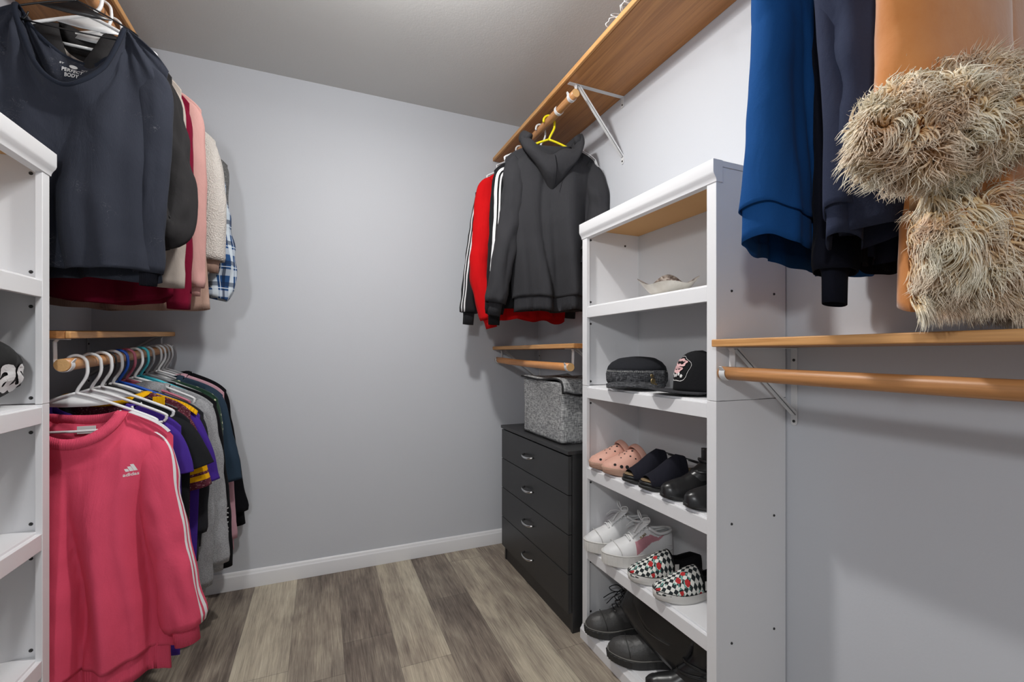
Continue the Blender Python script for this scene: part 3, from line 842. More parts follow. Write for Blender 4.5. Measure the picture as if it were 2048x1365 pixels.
garment('t_shirt', 'black short-sleeved t-shirt flaring over the maroon one on the low left rod', 't-shirt', LX + 0.005, 1.752, 0.958, M['black_tee'], sh=0.222, n=0.095, slope=0.42, hem=0.215, length=0.66, D=0.024, amp=0.010, seed=5, drop=(0.075, 0.045), 
        sleeves=short_sleeves(0.222, -0.055, ((-0.28, -0.25), (0.285, -0.235)), 0.062, 0.066, 0.40), rows=40, cols=90)
y = 1.79; hanger(LX + .003, y, low_rod_z(y), 'hg_black', 'thin black hanger among the white ones on the low left rod', 'wire', r=0.0028)
sl = short_sleeves(0.215, -0.055, ((-0.27, -0.30), (0.272, -0.325)), 0.058, 0.056, 0.5)
for s_ in sl: s_['bands'] = [(19, 21, 1), (22, 24, 1)]
mar = garment('t_shirt', 'maroon heather t-shirt with yellow collar and yellow sleeve bands behind the black t-shirt', 't-shirt', LX + 0.003, 1.800, 0.972, M['maroon_tee'], sh=0.215, n=0.105, slope=0.40, hem=0.21, length=0.62, D=0.022, amp=0.008, seed=6,
        drop=(0.03, 0.012), sleeves=sl, collar_mat=M['yellow_rib'], mats_extra=[M['yellow_rib']], rows=40, cols=90, ng=0.05)
box_obj('hanging_tab', 0.118, 0.150, -0.0185, -0.0165, -0.040, -0.012, M['yellow_rib'], mar.root)
y = 1.83; hanger(LX + .003, y, low_rod_z(y), 'hg_white', 'white hanger between the thin black and the blue hanger', r=0.0046)
pur = garment('t_shirt', 'purple t-shirt with yellow shoulder trim behind the maroon one', 't-shirt', LX + 0.012, 1.848, 0.962, M['purple_tee2'], sh=0.222, n=0.095, slope=0.42, hem=0.21, length=0.64, D=0.02, amp=0.008, seed=7,
        sleeves=short_sleeves(0.222, -0.05, ((-0.27, -0.28), (0.275, -0.31)), 0.058, 0.052, 0.5), collar_mat=M['yellow_rib'], cw=0.02, rows=40, cols=90)
m = MB()
for i in range(14):
    xs_ = [lerp(0.100, 0.216, (i + q) / 14) for q in (0, 1)]
    pp = []
    for xx in xs_:
        zt = -(xx - 0.095) * 0.42 - 0.022 * ((xx - 0.095) / 0.127) ** 5
        pp += [(xx, -0.014, zt - 0.006), (xx, 0.004, zt + 0.006)]
    m.add([pp[0], pp[1], pp[3], pp[2]], [(0, 1, 2, 3)])
m.build('shoulder_trim', M['yellow_rib'], pur.root, solid=0.002)
y = 1.877; hanger(LX + .003, y, low_rod_z(y), 'hg_blue', 'bright blue plastic hanger on the low left rod', r=0.0044)
garment('sweatshirt', 'charcoal sweatshirt between the purple t-shirt and the grey heather hoodie', 'sweatshirt', LX + 0.01, 1.895, 0.968, M['charcoal_sweat'], sh=0.225, n=0.09, slope=0.42, hem=0.21, length=0.60, D=0.02, amp=0.008, seed=8,
        sleeves=long_sleeves(0.225, -0.055, ((-0.25, -0.55), (0.232, -0.50)), 0.056, 0.045, 0.5), rows=40, cols=90)
y = 1.941; hanger(LX + .003, y, low_rod_z(y), 'hg_mauve', 'dusty pink plastic hanger on the low left rod', r=0.0044)
gh = garment('hooded_sweatshirt', 'grey heather hoodie with long ribbed cuffs near the middle of the low left rod', 'hoodie', LX + 0.008, 1.955, 0.965, M['grey_heather'], sh=0.222, n=0.09, slope=0.45, hem=0.21, length=0.66, D=0.024, amp=0.008, seed=9, band=0.05,
        sleeves=long_sleeves(0.222, -0.058, ((-0.24, -0.70), (0.236, -0.715)), 0.060, 0.050, 0.55, 0.04, wr=0.14), rows=44, cols=90, collar=None)
m = MB()
m.tube(catmull([(-0.085, 0.0, -0.006), (-0.05, -0.03, 0.006), (0.0, -0.045, -0.012), (0.05, -0.03, 0.012), (0.092, 0.0, 0.004), (0.06, 0.02, 0.012), (0, 0.03, 0.006), (-0.06, 0.02, 0.006), (-0.085, 0, -0.006)], 5), 0.024, 12, flat=(0.55, 1.1))
m.build('hood', M['grey_heather'], gh.root)
y = 2.011; hanger(LX + .003, y, low_rod_z(y), 'hg_white', 'off-white hanger between the dusty pink and the cyan hanger', r=0.0044)
garment('sweatshirt', 'light grey heather sweatshirt just behind the grey hoodie on the low left rod', 'sweatshirt', LX + 0.01, 2.03, 0.985, M['grey_heather2'], sh=0.228, n=0.09, slope=0.42, hem=0.215, length=0.62, D=0.022, amp=0.008, seed=10, band=0.05,
        sleeves=long_sleeves(0.228, -0.055, ((-0.26, -0.67), (0.278, -0.69)), 0.062, 0.058, 0.5, 0.045, wr=0.14), cuff=0.03, rows=40, cols=90)
y = 2.071; hanger(LX + .003, y, low_rod_z(y), 'hg_cyan', 'cyan plastic hanger on the low left rod', r=0.0044)
bl = garment('long_sleeve_shirt', 'black long-sleeved shirt with white lettering down its sleeve on the low left rod', 'shirt', LX + 0.01, 2.095, 0.985, M['black_cotton'], sh=0.228, n=0.09, slope=0.42, hem=0.215, length=0.66, D=0.02, amp=0.008, seed=11,
        sleeves=long_sleeves(0.228, -0.055, ((-0.26, -0.69), (0.285, -0.735)), 0.056, 0.046, 0.5, 0.045), cuff=0.0, rows=40, cols=90)
tm = text_mb('VANS', 0.042, 0, 0, rot=-pi / 2)
for i_, p in enumerate(tm.v): tm.v[i_] = (p[0] + 0.245, p[1] - 0.026, p[2] - 0.545)
tm.build('sleeve_lettering', M['print_white'], bl.root, smooth=False, solid=0.001)
y = 2.13; hanger(LX + .003, y, low_rod_z(y), 'hg_grey', 'grey hanger just behind the cyan one on the low left rod', r=0.0042)
t = NT('green_sweater_knit'); v = t.coords()
vo = t.n('ShaderNodeTexVoronoi'); vo.inputs['Scale'].default_value = 34; vo.inputs['Randomness'].default_value = 0.25; t.l(v, vo.inputs['Vector'])
dot = t.math('LESS_THAN', vo.outputs['Distance'], 0.20)
X_ = t.xyz(v)
zb_ = t.math('MULTIPLY', t.math('GREATER_THAN', X_[2], -0.34), t.math('LESS_THAN', X_[2], -0.22))
sn_ = t.math('GREATER_THAN', t.math('SINE', t.math('MULTIPLY', X_[2], 260.0)), 0.2)
c_ = t.mix(dot, srgb(22, 58, 40), srgb(205, 205, 170))
c_ = t.mix(t.math('MULTIPLY', zb_, sn_), c_, srgb(150, 70, 40))
c_ = t.mix(t.math('LESS_THAN', X_[2], -0.36), c_, srgb(30, 32, 36))
c_ = t.mix(t.math('MULTIPLY', dot, t.math('LESS_THAN', X_[2], -0.36)), c_, srgb(200, 200, 160))
M['xmas'] = t.out(c_, 0.95, normal=t.bump(t.noise(v, 300, 2), 0.5, 0.002), sheen=0.2)
garment('sweater', 'dark green knit sweater with small cream dots on the low left rod', 'sweater', LX + 0.01, 2.155, 0.99, M['xmas'], sh=0.222, n=0.09, slope=0.40, hem=0.21, length=0.62, D=0.022, amp=0.006, seed=12,
        sleeves=long_sleeves(0.222, -0.05, ((-0.25, -0.60), (0.236, -0.62)), 0.056, 0.046, 0.5, 0.03), cuff=0.0, rows=40, cols=90)
y = 2.217; hanger(LX + .003, y, low_rod_z(y), 'hg_grey', 'grey hanger above the dark teal t-shirt near the far end of the low left rod', r=0.0042)
garment('t_shirt', 'dark slate-blue t-shirt with wide elbow sleeves behind the dotted green sweater', 't-shirt', LX + 0.01, 2.215, 1.005, M['teal_tee'], sh=0.228, n=0.09, slope=0.42, hem=0.215, length=0.60, D=0.02, amp=0.008, seed=13,
        sleeves=short_sleeves(0.228, -0.055, ((-0.26, -0.40), (0.295, -0.445)), 0.058, 0.052, 0.55), rows=40, cols=90)
y = 2.266; hanger(LX + .003, y, low_rod_z(y), 'hg_white', 'white hanger in front of the last two on the low left rod', r=0.0042)
garment('sweatshirt', 'pale pink sweatshirt second from the back wall on the low left rod', 'sweatshirt', LX + 0.008, 2.275, 1.01, M['pink_pale'], sh=0.225, n=0.09, slope=0.42, hem=0.21, length=0.64, D=0.02, amp=0.008, seed=14,
        sleeves=long_sleeves(0.225, -0.055, ((-0.24, -0.68), (0.272, -0.715)), 0.052, 0.044, 0.6, 0.03), rows=40, cols=90)
y = 2.315; hanger(LX + .003, y, low_rod_z(y), 'hg_grey', 'pale grey hanger second from the back wall on the low left rod', r=0.0042)
y = 2.362; hanger(LX + .003, y, low_rod_z(y), 'hg_white', 'white hanger nearest the back wall on the low left rod', r=0.0042)
garment('sweatshirt', 'black ribbed-cuff sweatshirt nearest the back wall on the low left rod', 'sweatshirt', LX + 0.01, 2.352, 1.018, M['black_fleece'], sh=0.218, n=0.085, slope=0.45, hem=0.215, length=0.62, D=0.022, amp=0.008, seed=15,
        sleeves=long_sleeves(0.218, -0.055, ((-0.24, -0.64), (0.300, -0.635)), 0.058, 0.048, 0.7, 0.045, 0.0), cuff=0.06, rows=40, cols=90)

# ---------------------------------------------------------------- high left rod
F('navy_jersey', (34, 38, 48), 'jersey', var=0.12); F('black_jacket', (44, 43, 44)); F('maroon_jersey', (112, 18, 44)); F('taupe', (168, 158, 150), 'jersey'); F('pink_sweat', (206, 158, 152), 'fleece')
F('beige_rib', (176, 146, 132), 'rib'); F('cream_knit', (212, 206, 200), 'knit'); F('grey_knit', (112, 112, 112), 'knit', fleck=srgb(180, 180, 180)); F('black_rib', (30, 31, 38), 'rib')
HZ, HX = 2.125, -0.610
# thin white lint on the navy top belongs to the fabric
t = NT('navy_jersey_linty'); v = t.coords()
lv = t.noise(t.coords((1, 1, 1), (0.3, 0.4, 0.7)), 34, 2, 0.5, 2.5)
lint = t.ramp(lv, [(0.0, (0, 0, 0, 1)), (0.494, (0, 0, 0, 1)), (0.5, (1, 1, 1, 1)), (0.506, (0, 0, 0, 1))])
sp = t.ramp(t.noise(v, 13, 2, 0.6), [(0.60, (0, 0, 0, 1)), (0.66, (1, 1, 1, 1))])
fine_ = t.noise(t.coords((1, 1, 0.15)), 700, 2)
c_ = t.mix(t.noise(v, 9, 3), srgb(40, 43, 52), srgb(50, 53, 63))
c_ = t.mix(t.math('MULTIPLY', t.math('MULTIPLY', lint, sp), 0.35), c_, srgb(150, 150, 155))
M['navy_lint'] = t.out(c_, 0.85, normal=t.bump(fine_, 0.4, 0.0012, t.bump(t.noise(t.coords((1, 1, 0.4)), 10, 4, 0.5, 1.0), 0.7, 0.012)), sheen=0.03, spec=0.1)
y = 1.560; hanger(HX + .01, y - 0.004, HZ, 'hg_black', 'thin black hanger with notches carrying the navy scoop neck top', 'tube', r=0.0024, drop=0.086, half=0.132)
sl = long_sleeves(0.208, -0.085, ((-0.235, -0.69), (0.190, -0.665)), 0.052, 0.036, 0.75, 0.012, 0.0, wr=0.10)
navy = garment('scoop_neck_top', 'navy long-sleeved scoop neck top with lint at the front of the high left rod', 'top', -0.602, 1.549, 1.988, M['navy_lint'], sh=0.204, n=0.112, slope=0.72, hem=0.19, chest=0.182, length=0.665, D=0.034,
        drop=(0.205, 0.092), ng=0.045, amp=0.024, seed=21, kf=9, cw=0.007, npow=0.72, sleeves=sl, cuff=0.035, cuff_mat=M['black_rib'], rows=90, cols=200, tension=0.035, back_drop=0.022, collar_mat=M['navy_jersey'])
# printed size label inside the back of the neck
m = text_mb('PERFECT', 0.0155, 0, 0, bold=0.0003)
for i_, p in enumerate(m.v): m.v[i_] = (p[0] * 0.80 + 0.012, 0.0, p[2] - 0.142)
m2 = text_mb('BODY', 0.0155, 0, 0, bold=0.0003)
m.add([(p[0] * 0.80 + 0.012, 0.0, p[2] - 0.157) for p in m2.v], m2.f)
m3 = text_mb('YCT', 0.0085, 0, 0)
m.add([(p[0] + 0.036, 0.0, p[2] - 0.128) for p in m3.v], m3.f)
m3 = text_mb('BY', 0.0085, 0, 0)
m.add([(p[0] - 0.014, 0.0, p[2] - 0.122) for p in m3.v], m3.f)
lg = [(0.010 + 0.0085 * cos(2 * pi * k / 18), 0.0, -0.121 + 0.0065 * sin(2 * pi * k / 18)) for k in range(18)]
m.add(lg, [tuple(range(18))])
for i_, p in enumerate(m.v):
    p = (p[0] * 0.85 - 0.024, p[1], p[2] + 0.008)
    h = navy.bvh.ray_cast(Vector((p[0], 0.5, p[2])), Vector((0, -1, 0)))[0]
    m.v[i_] = (p[0], (h.y if h else 0.03) - 0.0028, p[2])
m.build('neck_print', M['print_white'], navy.root, smooth=False)

y = 1.625; hanger(HX + .01, y + .01, HZ, 'hg_white', 'white hanger of the black jacket at the near end of the high left rod', r=0.0046, drop=0.075, half=0.150)
sl = long_sleeves(0.215, -0.07, ((-0.24, -0.60), (0.232, -0.50)), 0.062, 0.056, 0.8, 0.05, -0.01, wr=0.22)
sl[1]['pts'] = [(0.13, 0, -0.085), (0.168, 0, -0.14), (0.195, -0.005, -0.30), (0.214, -0.012, -0.42), (0.214, -0.035, -0.530), (0.190, -0.055, -0.545), (0.168, -0.062, -0.50), (0.155, -0.060, -0.43)]
jk = garment('jacket', 'black collared jacket with a folded-up sleeve behind the navy scoop neck top', 'jacket', HX - 0.01, 1.655, 2.01, M['black_jacket'], sh=0.203, n=0.10, slope=0.50, hem=0.20, chest=0.205, length=0.60, D=0.028, drop=(0.20, 0.02), ng=0.05,
        amp=0.010, seed=22, cw=0.05, npow=1.0, sleeves=sl, cuff=0.0, rows=44, cols=100)
hz_ = 1.70; hanger(HX + .01, hz_, HZ, 'hg_white', 'second white hanger from the near end of the high left rod', r=0.0042, drop=0.075, half=0.150)
garment('blouse', 'taupe blouse barely showing between the black jacket and maroon top', 'blouse', HX + 0.0, 1.705, 2.005, M['taupe'], sh=0.205, n=0.095, slope=0.50, hem=0.20, length=0.62, D=0.018, amp=0.008, seed=23,
        sleeves=long_sleeves(0.205, -0.06, ((-0.23, -0.66), (0.212, -0.70)), 0.048, 0.042, 0.5, 0.02), cuff=0.0, rows=36, cols=80)
hanger(HX + .01, 1.775, HZ, 'hg_white', 'third white hanger from the near end of the high left rod', r=0.0042, drop=0.075, half=0.150)
garment('long_sleeve_shirt', 'maroon long-sleeved shirt with a rounded hem on the high left rod', 'shirt', HX, 1.785, 2.0, M['maroon_jersey'], sh=0.208, n=0.095, slope=0.45, hem=0.215, length=0.70, D=0.026, amp=0.010, seed=24, hem_dip=0.045,
        sleeves=long_sleeves(0.208, -0.055, ((-0.23, -0.70), (0.212, -0.755)), 0.050, 0.036, 0.8, 0.02), cuff=0.0, rows=44, cols=100)
hanger(HX + .01, 1.855, HZ, 'hg_white', 'white hanger of the dusty pink sweatshirt on the high left rod', r=0.0042, drop=0.075, half=0.150)
garment('sweatshirt', 'dusty pink sweatshirt with drooping sleeves on the high left rod', 'sweatshirt', HX + 0.005, 1.875, 2.03, M['pink_sweat'], sh=0.218, n=0.095, slope=0.45, hem=0.205, length=0.62, D=0.024, amp=0.008, seed=25, 
        sleeves=long_sleeves(0.218, -0.055, ((-0.23, -0.66), (0.226, -0.70)), 0.058, 0.038, 0.75, 0.03), cuff=0.03, rows=40, cols=90)
garment('cardigan', 'beige ribbed cardigan whose hem is the lowest of the high left rod', 'cardigan', HX, 1.945, 1.995, M['beige_rib'], sh=0.205, n=0.095, slope=0.45, hem=0.235, length=0.735, D=0.026, amp=0.008, seed=26, hem_dip=0.01,
        sleeves=long_sleeves(0.205, -0.055, ((-0.23, -0.66), (0.2, -0.66)), 0.05, 0.04, 0.6, 0.02), cuff=0.0, rows=40, cols=90)
hanger(HX + .01, 1.945, HZ, 'hg_white', 'white hanger of the beige ribbed cardigan on the high left rod', r=0.0042, drop=0.075, half=0.150)
hanger(HX + .01, 2.03, HZ, 'hg_white', 'white hanger of the cream knit sweater on the high left rod', r=0.0042, drop=0.075, half=0.150)
garment('sweater', 'fluffy cream knit sweater in front of the plaid shirt', 'sweater', HX + 0.004, 2.035, 2.00, M['cream_knit'], sh=0.232, n=0.09, slope=0.45, hem=0.21, length=0.60, D=0.026, amp=0.006, seed=27, band=0.05, band_mat=M['beige_rib'],
        sleeves=long_sleeves(0.232, -0.055, ((-0.24, -0.54), (0.258, -0.545)), 0.058, 0.050, 0.75, 0.045), cuff=0.045, cuff_mat=M['beige_rib'], rows=40, cols=90)
# plaid flannel
t = NT('blue_plaid'); v = t.coords(); X_ = t.xyz(v)
def bandf(coord, per, lo, hi):
    fr_ = t.math('FRACT', t.math('ADD', t.math('DIVIDE', coord, per), 20.0))
    return t.math('MULTIPLY', t.math('GREATER_THAN', fr_, lo), t.math('LESS_THAN', fr_, hi))
cx_ = t.math('ADD', X_[0], X_[1])
c_ = srgb(36, 74, 122)
c_ = t.mix(bandf(cx_, 0.075, 0.05, 0.35), c_, srgb(196, 208, 218))
c_ = t.mix(t.math('MULTIPLY', bandf(X_[2], 0.085, 0.1, 0.4), 0.6), c_, srgb(205, 214, 222))
c_ = t.mix(t.math('MULTIPLY', bandf(cx_, 0.075, 0.6, 0.75), 0.8), c_, srgb(18, 34, 62))
c_ = t.mix(t.math('MULTIPLY', bandf(X_[2], 0.085, 0.6, 0.8), 0.7), c_, srgb(20, 38, 70))
c_ = t.mix(bandf(cx_, 0.075, 0.48, 0.51), c_, srgb(220, 228, 235))
c_ = t.mix(bandf(X_[2], 0.085, 0.5, 0.53), c_, srgb(220, 228, 235))
M['plaid'] = t.out(c_, 0.9, normal=t.bump(t.noise(v, 12, 3), 0.5, 0.01), sheen=0.15, spec=0.2)
hanger(HX + .01, 2.125, HZ, 'hg_grey', 'grey hanger of the blue plaid shirt on the high left rod', r=0.0042, drop=0.075, half=0.150)
garment('flannel_shirt', 'blue and white plaid flannel shirt near the far end of the high left rod', 'shirt', HX + 0.008, 2.13, 1.995, M['plaid'], sh=0.215, n=0.08, slope=0.45, hem=0.215, length=0.62, D=0.026, amp=0.010, seed=28,
        sleeves=[dict(pts=[(-0.165, 0, -0.10), (-0.21, 0, -0.15), (-0.235, 0, -0.35), (-0.24, 0, -0.5), (-0.23, 0, -0.66)], r0=0.06, r1=0.05, fl=0.7, wr=0.2),
                 dict(pts=[(0.13, 0, -0.075), (0.180, 0, -0.13), (0.205, 0, -0.30), (0.222, 0, -0.44), (0.236, -0.01, -0.56), (0.210, -0.02, -0.675)], r0=0.048, r1=0.048, fl=0.75, wr=0.30)], cuff=0.0, rows=44, cols=100)
hanger(HX + .01, 2.245, HZ, 'hg_grey', 'grey hanger nearest the back wall on the high left rod', r=0.0042, drop=0.075, half=0.150)
garment('sweater', 'speckled grey knit sweater nearest the back wall on the high left rod', 'sweater', HX + 0.0, 2.25, 2.0, M['grey_knit'], sh=0.240, n=0.08, slope=0.45, hem=0.205, length=0.55, D=0.026, amp=0.008, seed=29,
        sleeves=long_sleeves(0.240, -0.055, ((-0.23, -0.5), (0.255, -0.5)), 0.05, 0.042, 0.6, 0.0), cuff=0.0, rows=40, cols=90)

# ---------------------------------------------------------------- far high right rod
RX, RZ = 0.945, 2.150
F('hoodie_grey', (58, 58, 61), 'fleece'); F('hoodie_rib', (52, 52, 55), 'rib'); F('track_black', (38, 39, 42), 'jersey', sheen=0.1, rough=0.7); F('red_fleece', (206, 22, 26), 'fleece'); F('black_warm', (36, 36, 38), 'fleece')
hanger(RX, 1.80, RZ, 'hg_yellow', 'yellow tubular plastic hanger holding the charcoal hoodie', 'wire', r=0.0052, rz=-0.30, drop=0.088, half=0.13)
hx, hy, hz_ = 0.955, 1.80, 2.035
sl = long_sleeves(0.205, -0.055, ((-0.295, -0.715), (0.238, -0.40)), 0.064, 0.050, 0.9, 0.035, -0.02, wr=0.18)
sl[1]['pts'] = [(0.15, 0, -0.10), (0.20, 0, -0.14), (0.222, -0.01, -0.26), (0.20, -0.035, -0.40), (0.16, -0.06, -0.50)]
hd = garment('hooded_sweatshirt', 'charcoal hoodie seen from behind with white shoulder stripes on the yellow hanger', 'hoodie', hx, hy, hz_, M['hoodie_grey'], rz=-0.28, sh=0.208, n=0.09, slope=0.40, hem=0.175, chest=0.198, length=0.685, D=0.045,
        drop=(0.02, 0.05), ng=0.04, amp=0.024, seed=31, kf=8, band=0.06, band_mat=M['hoodie_rib'], sleeves=sl, cuff=0.055, cuff_mat=M['hoodie_rib'], collar=None, rows=70, cols=160)
# hood: a pouch with its opening folded in at the top
def hood(root, mat, w_=0.115, dz=0.0, dep=0.085, bot=-0.215):
    m = MB(); nu, nv = 44, 26
    def rim(u):
        return 0.045 + dz - 0.115 * (1 - abs(u) ** 1.35) + 0.012 * sin(u * 9)
    rows_ = []
    for j in range(-9, nv + 1):
        row = []
        for i in range(nu + 1):
            u = -1 + 2 * i / nu
            if j >= 0:
                q = j / nv
                x_ = sin(u * pi / 2) * w_ * (1 - 0.80 * q ** 2.0) * (1 + 0.10 * sin(pi * min(1, q * 1.5)))
                z_ = lerp(rim(u), bot + 0.10 * abs(u) ** 1.4, q)
                y_ = -0.010 - dep * (max(0, 1 - u * u) ** 0.5 * 0.9 + 0.1) * sin(pi * min(1.0, 0.22 + q * 0.78)) ** 0.7 * (1 - 0.15 * q)
            else:
                q = -j / 9
                x_ = sin(u * pi / 2) * w_ * (1 - 0.42 * q)
                z_ = rim(u) + 0.010 * sin(pi * min(1, q * 1.2)) - 0.10 * q ** 1.5
                y_ = -0.010 - dep * (max(0, 1 - u * u) ** 0.5 * 0.9 + 0.1) * sin(pi * 0.22) ** 0.7 + 0.055 * q
            nz_ = mnoise.noise(Vector((u * 2.5, z_ * 14, 3.0))) * 0.010
            row.append((x_, y_ + nz_, z_ + nz_ * 0.4))
        rows_.append(row)
    m.loft(rows_, closed=False)
    h_ = m.build('hood', mat, root, solid=0.004)
    # the sides of the hood wrapping round the neck to the far side
    for s in (-1, 1):
        MB().tube(catmull([(s * w_ * 0.80, -0.05, 0.0 + dz), (s * w_ * 0.98, -0.02, 0.028 + dz), (s * w_ * 0.86, 0.02, 0.030 + dz), (s * w_ * 0.5, 0.045, -0.005 + dz), (0, 0.055, -0.035 + dz)], 5), lambda q: 0.022 - 0.006 * q, 14, flat=(0.75, 1.25)).build('hood_fold', mat, h_)
    return h_
hood(hd.root, M['hoodie_grey'], 0.135, 0.0, 0.095, -0.225)
MB().tube(catmull([(0.0, -0.094, -0.205), (0.004, -0.104, -0.14), (0.0, -0.098, -0.09), (0.0, -0.080, -0.072)], 6), 0.0014, 6).build('hood_seam', M['black_cotton'], hd.root)
m = MB()
for k in range(3):
    for i in range(12):
        row = []
        for q in (i / 12, (i + 1) / 12):
            xx = lerp(0.118, 0.212, q)
            zt = -(xx - 0.09) * 0.40 - 0.022 * ((xx - 0.09) / 0.118) ** 5 - (0.012 if xx > 0.20 else 0)
            y0 = -0.006 - k * 0.013
            row += [(xx, y0, zt + 0.004 - k * 0.0065), (xx, y0 - 0.008, zt + 0.0005 - k * 0.0065)]
        m.add([row[0], row[1], row[3], row[2]], [(0, 1, 2, 3)])
m.build('shoulder_stripes', M['stripe_white'], hd.root, smooth=False, solid=0.0012)
hanger(RX, 1.885, RZ, 'hg_white', 'white hanger just behind the yellow hanger', r=0.0046, drop=0.080)
sl = long_sleeves(0.215, -0.055, ((-0.255, -0.74), (0.215, -0.70)), 0.056, 0.046, 0.7, 0.03, -0.01, wr=0.12)
sl[0]['stripes'] = [(22, 24, 1), (25, 26, 1)]
garment('track_jacket', 'black track top with a white side stripe directly behind the charcoal hoodie', 'track jacket', RX, 1.925, 2.02, M['black_warm'], rz=-0.05, sh=0.212, n=0.08, slope=0.42, hem=0.20, length=0.66, D=0.03, amp=0.010, seed=32, band=0.05,
        sleeves=sl, cuff=0.05, mats_extra=[M['stripe_white']], rows=44, cols=100)
hanger(RX, 1.985, RZ, 'hg_grey', 'grey hanger of the red sweatshirt in the far right corner', r=0.0042, drop=0.080)
garment('sweatshirt', 'red sweatshirt between the two black track tops', 'sweatshirt', RX, 2.05, 2.01, M['red_fleece'], sh=0.215, n=0.09, slope=0.42, hem=0.22, length=0.745, D=0.03, amp=0.012, seed=33, hem_wave=0.02,
        sleeves=[dict(pts=[(-0.165, 0, -0.10), (-0.205, 0, -0.14), (-0.225, 0, -0.34), (-0.25, -0.01, -0.50), (-0.235, -0.02, -0.62), (-0.205, -0.03, -0.745)], r0=0.058, r1=0.042, fl=0.8, wr=0.15),
                 dict(pts=[(0.165, 0, -0.10), (0.2, 0, -0.14), (0.215, 0, -0.34), (0.22, 0, -0.5), (0.21, 0, -0.68)], r0=0.055, r1=0.045, fl=0.6, wr=0.12)], cuff=0.045, rows=44, cols=100)
hanger(RX, 2.12, RZ, 'hg_white', 'white hanger half hidden by the red sweatshirt shoulder', r=0.0042, drop=0.080)
sl = long_sleeves(0.215, -0.055, ((-0.298, -0.70), (0.215, -0.66)), 0.058, 0.048, 0.8, 0.06, -0.02, wr=0.12)
sl[0]['stripes'] = [(20, 21, 1), (22, 23, 1)]
garment('track_jacket', 'black track jacket with white sleeve stripes nearest the back wall on the far right rod', 'track jacket', RX, 2.20, 2.005, M['track_black'], sh=0.215, n=0.08, slope=0.42, hem=0.20, length=0.66, D=0.03, amp=0.010, seed=34, band=0.05,
        sleeves=sl, cuff=0.06, mats_extra=[M['stripe_white']], rows=44, cols=100, cw=0.05)
hanger(RX, 2.215, RZ, 'hg_white', 'white hanger nearest the back wall on the far right rod', r=0.0042, drop=0.080)
# ================================================================ NEAR RIGHT ROD: BLUE AND NAVY SWEATSHIRTS, FUR TRIMMED COAT
F('royal_fleece', (26, 74, 132), 'fleece', var=0.10); F('navy_fleece', (50, 56, 76), 'fleece', var=0.08); F('black_navy', (22, 24, 34), 'fleece')
NZ = 2.00
hanger(0.945, 0.69, RZ, 'hg_white', 'white hanger of the bright blue sweatshirt on the near right rod', r=0.0046)
sl = [dict(pts=[(0.12, 0.01, -0.075), (0.145, 0.02, -0.12), (0.155, 0.03, -0.28), (0.16, 0.035, -0.42), (0.15, 0.035, -0.56)], r0=0.042, r1=0.036, fl=0.7, wr=0.18)]
blue = garment('sweatshirt', 'bright blue sweatshirt with folded hem band on the near right rod', 'sweatshirt', 0.965, 0.645, NZ, M['royal_fleece'], sh=0.165, chest=0.155, n=0.09, slope=0.42, hem=0.208, length=0.635, D=0.055, drop=(0.07, 0.02), amp=0.020, seed=44, kf=7.0,
        band=0.062, sleeves=sl, cuff=0.0, rows=80, cols=170, hem_wave=0.02, hem_tilt=-0.10, tension=0.012)
hanger(0.945, 0.50, RZ, 'hg_white', 'white hanger of the dark navy sweatshirt on the near right rod', r=0.0046)
sl = [dict(pts=[(-0.12, 0, -0.08), (-0.145, -0.02, -0.14), (-0.135, -0.035, -0.34), (-0.125, -0.045, -0.52), (-0.105, -0.05, -0.685)], r0=0.060, r1=0.052, fl=0.9, wr=0.2),
      dict(pts=[(0.14, 0, -0.09), (0.17, 0, -0.14), (0.18, 0, -0.34), (0.18, 0, -0.5), (0.17, 0, -0.66)], r0=0.052, r1=0.045, fl=0.7, wr=0.2)]
nv = garment('sweatshirt', 'dark navy sweatshirt between the bright blue one and the fur trimmed coat', 'sweatshirt', 0.985, 0.515, NZ, M['navy_fleece'], sh=0.19, n=0.09, slope=0.42, hem=0.185, length=0.66, D=0.045, drop=(0.07, 0.02), amp=0.024, seed=42, kf=8,
        band=0.05, sleeves=sl, cuff=0.0, rows=70, cols=150, hem_wave=0.03, hem_tilt=-0.05)
# second, darker garment hanging lower with a ribbed cuff
hanger(0.945, 0.575, RZ, 'hg_black', 'black hanger of the black hoodie between blue and navy sweatshirts', r=0.0046)
sl = [dict(pts=[(-0.05, 0, -0.06), (-0.085, 0, -0.12), (-0.085, 0.0, -0.34), (-0.100, -0.01, -0.58), (-0.118, -0.02, -0.745)], r0=0.040, r1=0.042, fl=0.7, wr=0.16)]
garment('hooded_sweatshirt', 'black hoodie whose ribbed cuff hangs lowest behind the dark navy sweatshirt', 'hoodie', 1.03, 0.575, NZ, M['black_navy'], sh=0.135, n=0.09, slope=0.42, hem=0.135, length=0.67, D=0.030, amp=0.010, seed=43, kf=8,
        band=0.055, band_mat=M['black_rib'], sleeves=sl, cuff=0.062, cuff_mat=M['black_navy'], rows=50, cols=110, hem_wave=0.02)

